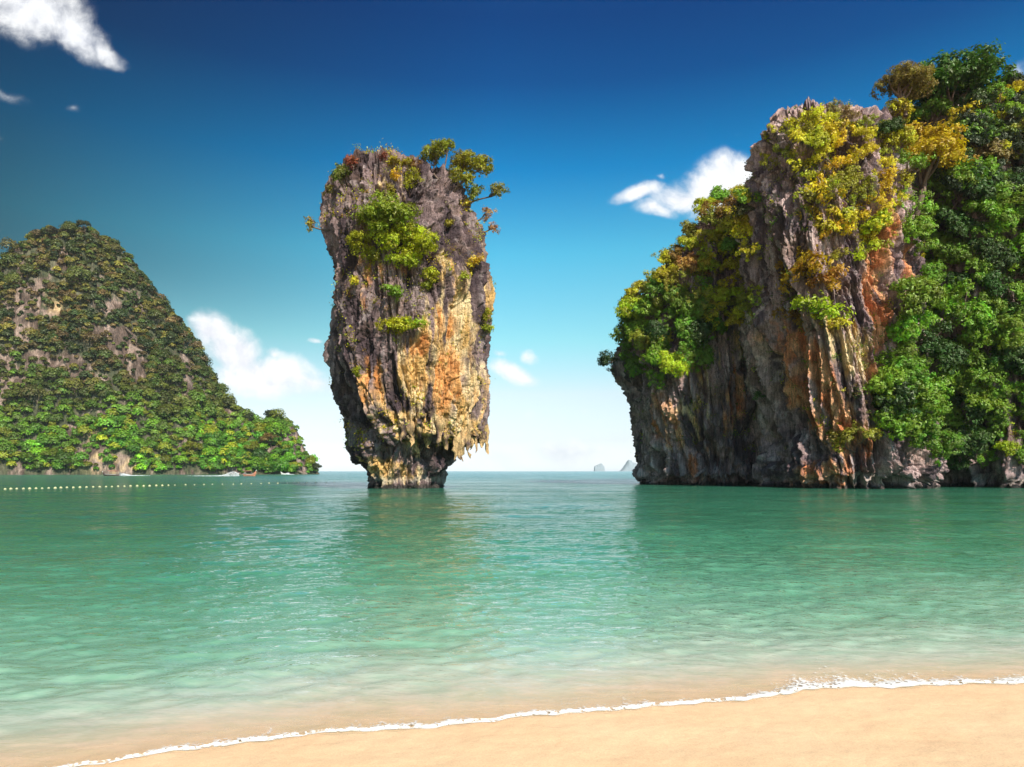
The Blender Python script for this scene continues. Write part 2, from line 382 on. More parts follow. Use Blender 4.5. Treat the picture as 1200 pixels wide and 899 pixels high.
dn = dnx + (1.10 - 0.62 * np.clip(vv / .42, 0, 1) ** 1.1 - .36 * vv)[None, :].repeat(nu, 0)
dn = dn.ravel()
m, t = new_mat('foam')
pos = t.n('ShaderNodeNewGeometry').outputs['Position']
da = t.n('ShaderNodeAttribute'); da.attribute_name = 'dens'
vo = t.n('ShaderNodeTexVoronoi'); vo.feature = 'DISTANCE_TO_EDGE'; vo.inputs['Scale'].default_value = 22
wv = t.vmath('ADD', pos, t.vmath('SCALE', t.vmath('SUBTRACT', t.n('ShaderNodeTexNoise').outputs[1], (.5, .5, .5)), scale=0.0))
nn = t.n('ShaderNodeTexNoise'); nn.inputs['Scale'].default_value = 12; nn.inputs['Detail'].default_value = 4; t.link(pos, nn.inputs['Vector'])
wv = t.vmath('ADD', pos, t.vmath('SCALE', t.vmath('SUBTRACT', nn.outputs[1], (.5, .5, .5)), scale=0.10)); t.link(wv, vo.inputs['Vector'])
nz = t.math('ADD', t.math('MULTIPLY', t.noise(pos, 28, 4, 0.65), .6), t.math('MULTIPLY', t.noise(pos, 5, 3, .6), .4))
lace = t.math('SUBTRACT', t.math('ADD', da.outputs['Fac'], t.math('MULTIPLY', t.math('SUBTRACT', nz, 0.5), 2.6)), t.math('MULTIPLY', vo.outputs['Distance'], 1.5))
al = t.mapr(lace, 0.30, 0.80, 0.0, 0.92)
d = t.n('ShaderNodeBsdfDiffuse'); d.inputs[0].default_value = (0.86, 0.86, 0.84, 1)
tr = t.n('ShaderNodeBsdfTransparent')
mx = t.n('ShaderNodeMixShader'); t.link(al, mx.inputs[0]); t.link(tr.outputs[0], mx.inputs[1]); t.link(d.outputs[0], mx.inputs[2])
t.link(mx.outputs[0], t.n('ShaderNodeOutputMaterial').inputs[0])
o = mesh_np('foam', np.stack([Pf[:, 0], Pf[:, 1], zf], 1), grid_faces(nu, nv), m, attrs={'dens': ('POINT', dn)})
tag(o, 'thin white lace of foam where the sea meets the sand', None, None, 'stuff')

# ------------------------------------------------------------------ rock columns
def prof(pts, py): # pts [(py, value)...]
    a = sorted(pts); return np.interp(py, [p[0] for p in a], [p[1] for p in a])
def rock_column(left, right, Y0, depth_f, depth_b, top_py, base_py, nth, nz, rot, ex, seed, disp, jag=None, lean=None, spike=1.2, caps=26, frontfrac=0.72):
    """closed displaced column. left/right: silhouettes [(photo row, photo column)] at distance Y0; depth_f/b: [(row, metres)] half depths."""
    py = np.linspace(base_py, top_py, nz)
    zl = HC + (HY - py) / FPX * Y0
    # angular samples, denser in front (-y)
    nf = int(nth * frontfrac); tf = np.linspace(-math.pi * 0.5 - 1.75, -math.pi * 0.5 + 1.75, nf); tb = np.linspace(-math.pi * .5 + 1.75, math.pi * 1.5 - 1.75, nth - nf + 2)[1:-1]
    th = np.concatenate([tf, tb]); nth = len(th)
    TH = np.repeat(th[None], nz, 0); ZL = np.repeat(zl[:, None], nth, 1); PY = np.repeat(py[:, None], nth, 1)
    if jag is not None:
        amp, y0, y1 = jag
        n1 = perlin(np.stack([TH.ravel() * 9, ZL.ravel() * 0.02, TH.ravel() * 0], 1), seed + 90) + 0.7 * perlin(np.stack([TH.ravel() * 26, ZL.ravel() * 0.02, TH.ravel() * 0], 1), seed + 91)
        PY = PY + (n1.reshape(PY.shape)) * amp * sstep(PY, y0 - 25, y0) * (1 - sstep(PY, y1, y1 + 15))
    xl = (prof(left, PY) - CX) / FPX * Y0; xr = (prof(right, PY) - CX) / FPX * Y0
    df = prof(depth_f, PY); db = prof(depth_b, PY)
    c, s = np.cos(TH - rot), np.sin(TH - rot)
    rad = (np.abs(c) ** ex + np.abs(s) ** ex) ** (-1.0 / ex)
    ux, uy = rad * np.cos(TH), rad * np.sin(TH)
    mx = np.max(ux); mn = np.min(ux); my = np.max(uy); ny_ = np.min(uy)
    ux = np.where(ux > 0, ux / mx, ux / -mn); uy = np.where(uy > 0, uy / my, uy / -ny_)
    xc = (xl + xr) / 2; ax = (xr - xl) / 2
    yc = Y0 + (0 if lean is None else prof(lean, PY))
    X = xc + ax * ux; Yc = yc + np.where(uy > 0, db, df) * uy; Z = ZL
    # cap rings
    k = (np.arange(1, caps + 1) / caps)[:, None]
    cx0, cy0 = X[-1].mean(), Yc[-1].mean()
    Xc = X[-1][None] * (1 - k) + cx0 * k; Yy = Yc[-1][None] * (1 - k) + cy0 * k; Zc = Z[-1][None] + 0 * Xc + 0.3 * np.sin(k * math.pi / 2)
    X = np.vstack([X, Xc]); Yc = np.vstack([Yc, Yy]); Z = np.vstack([Z, Zc])
    G = np.stack([X, Yc, Z], -1)
    du = np.roll(G, -1, 1) - np.roll(G, 1, 1); dv = np.gradient(G, axis=0)
    N = np.cross(du, dv); N /= np.maximum(np.linalg.norm(N, axis=-1, keepdims=True), 1e-6)
    # soften the shape normals so that displacement does not tear at ledges
    cen = np.stack([np.mean(X, 1), np.mean(Yc, 1), Z[:, 0]], -1)[:, None, :]
    Rd = G - cen; Rd[..., 2] = 0; Rd /= np.maximum(np.linalg.norm(Rd, axis=-1, keepdims=True), 1e-6)
    capw = np.zeros((nz + caps, 1, 1)); capw[nz - 12:nz, 0, 0] = np.linspace(0, .6, 12); capw[nz:, 0, 0] = np.linspace(.6, 1, caps)
    D = N * 0.5 + Rd * 0.5 * (1 - capw) + np.array([0, 0, 1.0]) * capw
    D /= np.maximum(np.linalg.norm(D, axis=-1, keepdims=True), 1e-6)
    P = G.reshape(-1, 3); D = D.reshape(-1, 3)
    h, aux = disp(P, seed)
    wline = 0.25 + 0.75 * sstep(P[:, 2], -0.2, 2.0)
    cmk = np.repeat(capw[:, 0, 0], nth)
    V = P + D * ((h - .25) * (1 - .9 * cmk))[:, None]
    cm = np.repeat(capw[:, 0, 0], nth)
    if spike:
        V[:, 2] += cm * spike * np.clip(ridged(np.stack([P[:, 0] * .55, P[:, 1] * .55, P[:, 2] * 0], 1), seed + 55) - 0.25, 0, 1) ** 1.1 * 1.1 + cm * spike * .5 * np.clip(ridged(np.stack([P[:, 0] * 1.3, P[:, 1] * 1.3, P[:, 2] * 0], 1), seed + 56) - .2, 0, 1)
    F = grid_faces(nz + caps, nth, wrap=True)
    return V, F, P, aux
def rock_disp(P, seed, A=1.0, slant=0.0):
    S = P.copy(); S[:, 0] = S[:, 0] + slant * S[:, 2]
    wv = np.stack([fbm(S * np.array([.13, .13, .05]), seed + 1, 2), fbm(S * np.array([.13, .13, .05]) + 7.7, seed + 2, 2), fbm(S * 0.10 + 3.1, seed + 3, 2)], 1)
    Q = S + wv * np.array([1.3, 1.3, 1.6])
    big = fbm(Q * np.array([.16, .16, .09]), seed + 5, 2)
    fl = ridged(Q * np.array([.42, .42, .055]), seed + 6)
    fl2 = ridged(Q * np.array([1.05, 1.05, .11]), seed + 7)
    fl3 = ridged(Q * np.array([2.6, 2.6, .22]), seed + 8)
    F1, F2, cid = voronoi(Q * np.array([.60, .60, .13]), seed + 9)
    crack = sstep(F2 - F1, 0.0, 0.16)
    F1b, F2b, cidb = voronoi(Q * np.array([1.5, 1.5, .42]), seed + 10)
    crb = sstep(F2b - F1b, 0.0, 0.2)
    fine = fbm(S * np.array([3.2, 3.2, 2.2]), seed + 11, 3, 0.6)
    pit = np.clip(ridged(S * np.array([1.6, 1.6, 1.1]), seed + 12), 0, 1) ** 2
    h = 1.05 * big + 1.0 * (fl - .55) + 0.75 * (fl2 - .5) + 0.24 * (fl3 - .5) + 0.85 * (cid - .5) + 0.45 * (crack - 1) + 0.34 * (cidb - .5) + 0.18 * (crb - 1) + 0.17 * fine - 0.12 * pit
    return h * A, dict(cid=cid, cidb=cidb, fl=fl, fl2=fl2, crack=crack, big=big, Q=Q)
def blobs(P, Y0, lst):
    """soft patches given at photo row/column on a body at distance Y0 -> weight by position on the body"""
    px = CX + P[:, 0] / Y0 * FPX; py = HY - (P[:, 2] - HC) / Y0 * FPX
    w = np.zeros(len(P))
    for (bx, by, rx, ry, a, g) in lst:
        ca, sa = math.cos(R(a)), math.sin(R(a)); dx_ = px - bx; dy_ = py - by
        u = (dx_ * ca + dy_ * sa) / rx; v = (-dx_ * sa + dy_ * ca) / ry
        w = np.maximum(w, g * (1 - sstep(np.sqrt(u * u + v * v), 0.45, 1.25)))
    return w
def lerp(a, b, t): return a * (1 - t[:, None]) + b * t[:, None]
def C3(*c): return np.array(c, dtype=np.float64)[None, :]
def rock_tone(P, aux, Y0, ochre, cream, seed, gain=1.0, warm=0.18, front_y=None, oc=((.50, .20, .06), (.68, .34, .12))):
    Q = aux['Q']
    n = fbm(Q * np.array([.5, .5, .10]), seed + 21, 4, 0.6); n2 = fbm(P * np.array([1.6, 1.6, .35]), seed + 22, 3, 0.6)
    k = sstep(n, -0.35, 0.35)
    c = lerp(C3(.090, .060, .068), C3(.325, .228, .222), k)
    c = lerp(c, C3(.46, .37, .36), sstep(n2 + 0.4 * aux['cidb'] - 0.2, 0.15, 0.6) * 0.55)
    c = lerp(c, C3(.028, .024, .030), sstep(fbm(Q * np.array([.9, .9, .06]), seed + 24, 2), 0.26, 0.55) * 0.6)      # black weathering streaks
    c = lerp(c, C3(.26, .15, .06), sstep(fbm(Q * .35, seed + 25, 3), 0.1, 0.5) * warm)
    c = c * gain
    if ochre or cream:
        fr = 1.0 if front_y is None else 1 - sstep(P[:, 1], front_y - 1.5, front_y + 1.5)
        edge = 0.85 * fbm(Q * np.array([1.1, 1.1, .16]), seed + 26, 4, .6) + 0.3 * n2 - .04
        wO = np.clip(blobs(P, Y0, ochre), 0, 1) * fr; wC = np.clip(blobs(P, Y0, cream), 0, 1) * fr
        wC = sstep(wC + edge, 0.18, 0.90) * sstep(wC, 0, .15); wO = sstep(wO + edge, 0.18, 0.95) * sstep(wO, 0, .15)
        m_ = sstep(fbm(P * np.array([1.0, 1.0, .3]), seed + 27, 3), -.3, .35)
        c = lerp(c, lerp(C3(.62, .38, .14), C3(.76, .58, .33), m_), wC)
        c = lerp(c, lerp(C3(*oc[0]), C3(*oc[1]), m_), wO)
    tl = P[:, 2] + .25 * n2 + .1 * n                     # tide marks: slimy dark foot, pale barnacle line over it
    c = lerp(c, C3(.035, .034, .030), (1 - sstep(tl, .25, .55)) * .85)
    c = lerp(c, C3(.42, .37, .31), sstep(tl, .5, .75) * (1 - sstep(tl, .95, 1.3)) * .45)
    return np.clip(c, 0, 1)

# --- the sea stack
Y1 = 72.0
L = [(175, 408), (184, 397), (192, 390), (202, 384), (215, 384), (240, 378), (268, 375), (288, 381), (310, 385), (329, 388), (355, 387), (378, 384), (433, 384), (470, 390), (500, 401), (520, 404), (542, 412), (546, 421), (564, 425), (571, 432), (590, 436)]
Rr = [(175, 524), (184, 529), (196, 533), (215, 537), (234, 543), (252, 557), (278, 564), (309, 569), (342, 574), (360, 575), (390, 571), (422, 569), (450, 572), (475, 573), (506, 572), (513, 569), (517, 548), (521, 534), (539, 530), (553, 525), (571, 521), (590, 520)]
DF = [(175, 4.5), (200, 5.8), (260, 7.6), (340, 8.4), (440, 8.0), (490, 7.2), (508, 6.5), (524, 5.2), (560, 4.4), (575, 4.5), (590, 4.5)]
DB = [(175, 4.5), (200, 6), (300, 8.5), (450, 8), (520, 6), (571, 4.5), (590, 4.5)]
V, F, P, aux = rock_column(L, Rr, Y1, DF, DB, 214, 590, 1050, 900, R(28), 3.4, 11, lambda P, s: rock_disp(P, s, 0.95), jag=(7, 498, 536), spike=1.0)
cream = [(508, 440, 32, 54, 10, 1.0), (532, 400, 24, 60, 0, .8), (535, 340, 18, 30, 0, .4), (545, 470, 34, 48, 0, .95), (555, 505, 26, 24, 0, .9), (500, 500, 44, 18, 0, .7), (465, 552, 46, 16, 8, 1.0), (490, 527, 14, 20, 0, .6), (456, 470, 20, 34, 0, .35), (575, 330, 12, 60, 0, .5), (475, 250, 16, 22, 0, .3)]
ochre = [(527, 455, 22, 40, 0, .95), (500, 418, 16, 14, 0, .8), (528, 392, 12, 20, 0, .7), (452, 460, 14, 30, 0, .6), (447, 372, 10, 14, 0, .4), (566, 470, 10, 30, 0, .6), (440, 350, 30, 24, 0, .3), (492, 335, 14, 40, 0, .3)]
tone = rock_tone(P, aux, Y1, ochre, cream, 11, gain=.76, front_y=70)
st = empty('sea_stack', W(475, 571, Y1))
tag(st, 'tall top-heavy limestone sea stack standing alone in the bay on a narrow foot', 'sea stack')
def under(o, root):
    o.parent = root; o.matrix_parent_inverse = Matrix.Translation(-root.location); return o
stack_rock = under(mesh_np('rock_body', V, F, M_ROCK, attrs={'tone': ('POINT', tone)}), st)

def tube_np(pts, rads, n=7):
    pts = np.asarray(pts, float); k = len(pts); tang = np.gradient(pts, axis=0); tang /= np.maximum(np.linalg.norm(tang, axis=1, keepdims=True), 1e-6)
    up = np.array([0.3, 0.9, 0.2]); a = np.cross(tang, up); a /= np.maximum(np.linalg.norm(a, axis=1, keepdims=True), 1e-6); b = np.cross(tang, a)
    an = np.arange(n) / n * 2 * math.pi
    V = pts[:, None, :] + (np.cos(an)[None, :, None] * a[:, None, :] + np.sin(an)[None, :, None] * b[:, None, :]) * np.asarray(rads)[:, None, None]
    F = grid_faces(k, n, wrap=True)
    return V.reshape(-1, 3), F
def cat(parts):
    Vs, Fs, off = [], [], 0
    for V, F in parts: Vs.append(V); Fs.append(F + off); off += len(V)
    return np.vstack(Vs), np.vstack(Fs)
bpy.context.view_layer.update()
def cast(obj, px, py):
    """first point of a body met by the view ray through a photo point; world point, normal (or None)"""
    mi = obj.matrix_world.inverted(); o_ = mi @ Vector((0, 0, HC)); d_ = mi.to_3x3() @ Vector(((px - CX) / FPX, 1, (HY - py) / FPX)).normalized()
    ok, loc, nor, _ = obj.ray_cast(o_, d_)
    return (obj.matrix_world @ loc, (obj.matrix_world.to_3x3() @ nor).normalized()) if ok else None
# stalactites under the overhanging lip: each its own part
for (px, py, ln_, rw) in [(570, 505, 2.6, .42), (564, 508, 1.5, .34), (557, 508, 1.9, .36), (549, 508, 2.6, .5), (541, 508, 2.9, .6), (533, 506, 3.0, .55), (523, 506, 2.0, .45), (514, 500, 1.8, .55), (503, 500, 2.2, .6), (492, 498, 1.6, .5), (481, 500, 1.9, .45), (566, 500, 2.2, .5), (553, 503, 2.4, .5), (537, 503, 3.2, .6), (470, 502, 1.4, .4)]:
    hit = cast(stack_rock, px, py - 9)
    if not hit: continue
    p = np.array(hit[0]) + np.array([0, 0.35, 0.4]); k = 12; tt = np.linspace(0, 1, k)
    pts = p[None] + np.stack([0.1 * np.sin(tt * 5 + px), 0.12 * np.cos(tt * 4 + px), -tt * (ln_ * .95 + 1.2)], 1)
    rd = rw * (.62 if px > 525 else .8) * (1 - tt ** 2) ** 0.8 * (1 + 0.3 * np.sin(tt * 11 + px)) + 0.03
    Vt, Ft = tube_np(pts, rd, 12)
    Vt = Vt + 0.34 * np.stack([perlin(Vt * 2.2, 5), perlin(Vt * 2.2, 6), perlin(Vt * 2.2, 7)], 1)
    cc = lerp(C3(.09, .06, .06), C3(.58, .38, .18), sstep(perlin(Vt * .9, 8) + (0.25 if px > 480 else -.2), -.3, .3))
    under(mesh_np('stalactite', Vt, Ft, M_ROCK, attrs={'tone': ('POINT', cc)}), st)

# --- the cliff: buttress, shoulder, wooded slope and back ridge grown together in one thing
cliff = empty('cliff', (36, 72, 0))
tag(cliff, 'high wooded limestone cliff with a bare grey buttress streaked orange rising from the sea', 'cliff')
bodies = {}
def body(name, Y0, L, Rr, DF, DB, top, base, nth, nz, rot, ex, seed, A=1.0, slant=0.0, ochre=(), cream=(), spike=2.0, lean=None, warm=.2, jag=None, fy=None):
    V, F, P, aux = rock_column(L, Rr, Y0, DF, DB, top, base, nth, nz, rot, ex, seed, lambda P, s: rock_disp(P, s, A, slant), spike=spike, lean=lean, jag=jag)
    tone = rock_tone(P, aux, Y0, ochre, cream, seed, gain=1.35, warm=warm, front_y=fy, oc=((.55, .19, .08), (.72, .38, .20)))
    o = under(mesh_np(name, V, F, M_ROCK, attrs={'tone': ('POINT', tone)}), cliff); bodies[name] = o; return o
body('rock_buttress', 75.0,
     [(130, 940), (140, 915), (155, 895), (180, 886), (215, 878), (260, 876), (330, 876), (380, 880), (420, 888), (460, 898), (500, 908), (530, 908), (552, 902), (562, 910), (590, 915)],
     [(130, 1010), (150, 1030), (200, 1048), (260, 1056), (320, 1060), (400, 1062), (480, 1072), (552, 1082), (562, 1074), (590, 1072)],
     [(130, 4), (180, 6), (260, 7.5), (400, 8.5), (500, 8.6), (545, 9.0), (556, 8.8), (563, 7.6), (590, 7.4)], [(130, 4), (300, 8), (590, 9)],
     153, 592, 900, 820, R(18), 2.8, 31, A=1.15, slant=0.22, spike=1.5,
     ochre=[(925, 465, 20, 88, -24, 1.45), (938, 555, 26, 18, 0, .9), (992, 345, 15, 95, 3, 1.55), (1028, 340, 8, 40, 5, .5), (985, 430, 10, 60, 0, .7), (905, 440, 12, 30, -20, .8), (960, 520, 16, 30, -30, .7), (1030, 470, 10, 40, 0, .5)],
     cream=[(970, 430, 24, 50, -18, .35), (940, 420, 14, 44, -22, .3), (1000, 290, 12, 50, 0, .3)], fy=74)
body('rock_shoulder', 92.0,
     [(232, 862), (260, 822), (300, 792), (330, 762), (350, 752), (390, 735), (430, 726), (470, 731), (500, 741), (540, 749), (556, 748), (564, 754), (590, 756)],
     [(232, 900), (300, 930), (590, 950)],
     [(232, 3), (300, 8), (360, 10), (450, 10), (556, 8.6), (562, 7.2), (590, 7)], [(232, 4), (590, 12)],
     236, 592, 800, 700, R(20), 2.5, 47, A=1.3, slant=0.1, spike=2.0,
     ochre=[(772, 500, 16, 34, -20, .6), (842, 470, 9, 40, -10, .8), (830, 490, 10, 26, 0, .7), (800, 545, 14, 24, 0, .5), (848, 400, 20, 10, 0, .4)],
     cream=[(800, 440, 20, 30, 0, .35), (850, 410, 24, 30, 0, .5), (870, 500, 12, 46, -20, .45), (790, 500, 20, 30, 0, .4)], fy=92)
body('wooded_slope', 84.0,
     [(110, 1110), (150, 1080), (250, 1056), (400, 1046), (500, 1040), (560, 1050), (590, 1050)],
     [(90, 1400), (300, 1480), (590, 1500)],
     [(100, 2), (200, 8), (300, 11), (420, 13), (556, 14.5), (563, 13.6), (590, 13.4)], [(100, 5), (590, 14)],
     150, 592, 700, 420, R(0), 3.6, 63, A=1.4, spike=1.5)
body('back_ridge', 100.0,
     [(120, 1120), (150, 1000), (220, 900), (590, 850)], [(120, 1330), (590, 1400)],
     [(140, 5), (590, 12)], [(140, 8), (590, 14)],
     140, 592, 300, 260, R(0), 2.6, 71, A=1.6, spike=1.5)

# --- the far wooded island
def far_island():
    Lp_ = [(-260, 470), (-180, 420), (-110, 385), (-60, 380), (0, 326), (15, 309), (40, 288), (60, 273), (66, 268), (95, 266), (118, 267), (136, 279), (155, 304), (180, 340), (205, 375), (225, 406), (250, 446), (265, 461), (285, 474), (300, 483), (325, 484), (338, 494), (352, 514), (363, 530), (372, 539), (380, 552), (386, 566)]
    Lp = [(a + (7 if 20 < a < 330 else 0), b_ + 11) for a, b_ in Lp_]
    Yr = 380.0
    nx, ny = 620, 330
    pxs = np.linspace(-250, 386, nx)
    hr = np.maximum((HY - np.interp(pxs, [p[0] for p in Lp], [p[1] for p in Lp])) / FPX * Yr + HC, -2) - 2.2
    u = np.linspace(0, 1.7, ny)                              # 0 = front foot, 1 = ridge, beyond = back
    yfoot = np.interp(pxs, [-250, 0, 200, 386], [300, 305, 330, 366])
    PX, U = np.meshgrid(pxs, u, indexing='ij')
    YF = yfoot[:, None]; HRr = hr[:, None]
    Yy = YF + (Yr - YF) * U
    X = (PX - CX) / FPX * Yr * (Yy / Yr) ** 0.25 * np.where(True, 1, 1)
    X = (PX - CX) / FPX * Yr + 0 * Yy
    q = np.clip(1 - np.abs(1 - U), 0, 1)
    Z = HRr * (1 - (1 - q) ** 2.1)
    P2 = np.stack([X.ravel(), Yy.ravel(), np.zeros(X.size)], 1)
    n = fbm(P2 * 0.02, 81, 4) * 20 * (np.sin(np.clip(q, 0, 1) * math.pi).ravel() ** .8) + fbm(P2 * .09, 85, 3) * 5.0 * sstep(q.ravel(), 0, .25) * (1 - .7 * sstep(q.ravel(), .8, 1))
    Z = Z.ravel() + n
    Z = np.where(q.ravel() <= 0.004, -2.0, Z)
    return X.ravel(), Yy.ravel(), Z, nx, ny, q.ravel()
X, Yy, Z, nx, ny, q = far_island()
G = np.stack([X, Yy, Z], 1)
# terrace the bare faces: steeper rock walls where the photo shows cliff
PXv = CX + X / np.maximum(Yy, 1) * FPX; PYv = HY - (Z - HC) / np.maximum(Yy, 1) * FPX
OUT = [(30, 362, 20, 40, 0, 1.1), (42, 345, 14, 26, 0, 1.1), (60, 362, 14, 16, 0, .8), (130, 360, 14, 10, 0, .8), (138, 400, 34, 18, 25, 1.05), (158, 428, 18, 30, -14, 1.05), (120, 395, 24, 12, 0, .8), (14, 440, 18, 34, 0, .9), (60, 425, 40, 18, 0, .75), (220, 455, 9, 24, -8, 1), (218, 430, 10, 10, 0, .6),
       (110, 536, 18, 20, 0, 1.1), (142, 546, 22, 14, 0, 1.1), (175, 482, 8, 12, 0, .7), (173, 497, 8, 14, 0, .5), (183, 460, 6, 8, 0, .6), (343, 508, 14, 18, -12, 1.3), (354, 536, 10, 20, 0, 1.3), (315, 492, 12, 14, 0, .55), (75, 300, 8, 10, 0, .4), (20, 320, 8, 16, 0, .5)]
def outw(px, py):
    w = np.zeros(len(px))
    for (bx, by, rx, ry, a, g) in OUT:
        ca, sa = math.cos(R(a)), math.sin(R(a)); d1 = px - bx; d2 = py - by
        u_ = (d1 * ca + d2 * sa) / rx; v_ = (-d1 * sa + d2 * ca) / ry
        w = np.maximum(w, g * (1 - sstep(np.sqrt(u_ ** 2 + v_ ** 2), 0.4, 1.3)))
    return w
ow = outw(PXv, PYv)
ow = ow * .85 + .75 * fbm(G * np.array([.13, .13, .07]), 91, 4, .6)
c = lerp(C3(.11, .075, .06), C3(.30, .215, .175), sstep(fbm(G * np.array([.25, .25, .05]), 95, 4, .6), -.3, .35))
c = lerp(c, C3(.60, .42, .22), (blobs(G, 330, [(42, 335, 14, 26, 0, 1), (112, 530, 18, 26, 0, 1), (145, 548, 20, 12, 0, .6)])) * sstep(fbm(G * .2, 97, 3), -.3, .2))
c = lerp(c, C3(.05, .07, .03), (1 - sstep(ow, .15, .4)) * .75)
G[:, 1] += 3.0 * fbm(G * np.array([.15, .15, .04]), 99, 4, .6) * sstep(q, .0, .1)
isl = mesh_np('island', G, grid_faces(nx, ny), M_ROCK_FAR, attrs={'tone': ('POINT', c)})
isl.name = 'hill'
tag(isl, 'steep wooded island hill with pale bare rock faces across the water', None, None, 'structure')

# ------------------------------------------------------------------ foliage
def leaf_quads(C, N, size, rs, aspect=0.5):
    """rhombic leaves at C with normals N"""
    n = len(C)
    a = rs.normal(size=(n, 3)); a -= (a * N).sum(1, keepdims=True) * N; a /= np.maximum(np.linalg.norm(a, axis=1, keepdims=True), 1e-6)
    b = np.cross(N, a); sz = (size * rs.uniform(.6, 1.35, n))[:, None]
    V = np.stack([C - a * sz * .5, C + b * sz * .5 * aspect + N * sz * .08, C + a * sz * .5, C - b * sz * .5 * aspect + N * sz * .08], 1).reshape(-1, 3)
    F = np.arange(n * 4).reshape(n, 4)
    return V, F
def unit(v): return v / np.maximum(np.linalg.norm(v, axis=-1, keepdims=True), 1e-6)
def make_crown(clumps, per, leaf, rs, flat=.6, tuft=.27, npt=13):
    """foliage as tufts of leaves set over the shell of each clump"""
    Cs, Ns, vs_ = [], [], []
    for (c, r) in clumps:
        nt = max(5, int(per * (r / tuft) ** 2))
        d = unit(rs.normal(size=(nt, 3))); d[:, 2] = np.where((d[:, 2] < -.15) & (rs.random(nt) < .75), -d[:, 2], d[:, 2])
        rad = r * (.6 + .45 * rs.random(nt)); p = d * rad[:, None] * [1, 1, flat]
        tn = unit(d + np.array([0, 0, .35]))
        v0 = rs.uniform(.3, .7) + rs.normal(size=nt) * .2
        ii = np.repeat(np.arange(nt), npt)
        q = rs.normal(size=(len(ii), 3)) * tuft * .42
        Cs.append(np.asarray(c)[None] + p[ii] + q); Ns.append(unit(tn[ii] + unit(q) * .5 + rs.normal(size=q.shape) * .3)); vs_.append(np.clip(v0[ii] + rs.normal(size=len(ii)) * .12, 0, 1))
    C_, N_, v = np.vstack(Cs), np.vstack(Ns), np.concatenate(vs_)
    V, F = leaf_quads(C_, N_, leaf, rs, .55)
    return V, F, np.repeat(v, 4)
def limb(a, b, r0, r1, rs, k=7, sag=.12):
    a, b = np.asarray(a, float), np.asarray(b, float); t_ = np.linspace(0, 1, k)[:, None]; L_ = np.linalg.norm(b - a)
    off = rs.normal(size=3) * L_ * sag
    return tube_np(a + (b - a) * t_ + off * np.sin(t_ * math.pi), np.linspace(r0, r1, k), 6)
def tree_meshes(kind, rs):
    """returns (trunkV, trunkF, crownV, crownF, crown v) with the foot at the origin"""
    if kind == 'shrub':
        Rr_, H = 1.0, .55; cl = [(rs.normal(size=3) * [.5, .5, .18] + [0, 0, H], rs.uniform(.35, .6)) for _ in range(9)]; per, leaf, tr = 2.0, .21, .05
    elif kind == 'tree':
        Rr_, H = 2.2, 1.7
        cl = []
        for _ in range(17):
            d = unit(rs.normal(size=3)); d[2] = abs(d[2]); rr = rs.uniform(.45, 1.0)
            cl.append((d * [Rr_ * .85, Rr_ * .85, Rr_ * .62] * rr + [0, 0, H], rs.uniform(.55, .95)))
        per, leaf, tr = 2.0, .27, .12
    elif kind == 'airy':
        Rr_, H = 2.0, 2.2; cl = []
        for _ in range(15):
            a = rs.uniform(0, 6.28); rr = rs.uniform(.2, 1)
            cl.append((np.array([math.cos(a) * Rr_ * rr, math.sin(a) * Rr_ * rr, H + rs.uniform(-.9, .7) * (1.1 - rr * .6)]), rs.uniform(.35, .65)))
        per, leaf, tr = 1.4, .23, .09
    else:  # 'great'
        Rr_, H = 5.2, 5.0; cl = []
        for _ in range(95):
            d = unit(rs.normal(size=3)); d[2] = abs(d[2]) - .42; rr = rs.uniform(.3, 1.0)
            cl.append((d * [Rr_ * .88, Rr_ * .88, Rr_ * .72] * rr + [0, 0, H], rs.uniform(.85, 1.5)))
        per, leaf, tr = 1.5, .34, .34
    cV, cF, cv = make_crown(cl, per, leaf, rs, flat=.72, tuft=.40 if kind == 'great' else .27)
    fork = np.array([rs.normal() * .1 * Rr_, rs.normal() * .1 * Rr_, H * .55])
    parts = [limb((0, 0, -.8), fork, tr, tr * .75, rs)]
    for (c, r_) in (cl if kind != 'great' else cl[::7]): parts.append(limb(fork if rs.random() < .75 else fork * .6, np.asarray(c) - [0, 0, r_ * .15], tr * .5, tr * .13, rs, 6, .1))
    tV, tF = cat(parts)
    return tV, tF, cV, cF, cv
PROTO = {}
def proto(kind, i):
    key = (kind, i)
    if key not in PROTO:
        rs = np.random.default_rng(abs(hash(kind)) % 1000 if False else {'shrub': 100, 'tree': 200, 'airy': 300, 'great': 400}[kind] + i)
        tV, tF, cV, cF, cv = tree_meshes(kind, rs)
        a = mesh_np('trunk', tV, tF, M_BARK, link=False); b = mesh_np('crown', cV, cF, M_LEAF, smooth=False, attrs={'v': ('POINT', cv)}, link=False)
        PROTO[key] = (a.data, b.data); bpy.data.objects.remove(a); bpy.data.objects.remove(b)
    return PROTO[key]
NV = {'shrub': 4, 'tree': 6, 'airy': 4, 'great': 2}
def add_tree(kind, foot, nrm, scale, colour, label, group=None, name='tree', catg='tree', var=None, tilt=.55, flat=1.0):
    i = random.randrange(NV[kind]) if var is None else var
    tm, cm = proto(kind, i)
    root = empty(name, foot)
    up = (Vector((0, 0, 1)) * (1 - tilt) + Vector(nrm) * tilt).normalized()
    q_ = Vector((0, 0, 1)).rotation_difference(up)
    root.rotation_mode = 'QUATERNION'
    root.rotation_quaternion = q_ @ Quaternion((0, 0, 1), random.uniform(0, 6.28))
    root.scale = (scale, scale, scale * flat)
    for nm, me in (('trunk', tm), ('crown', cm)):
        c_ = bpy.data.objects.new(nm, me); c_.parent = root; c_.color = (*colour, 1); col.objects.link(c_)
    tag(root, label, catg, group)
    return root
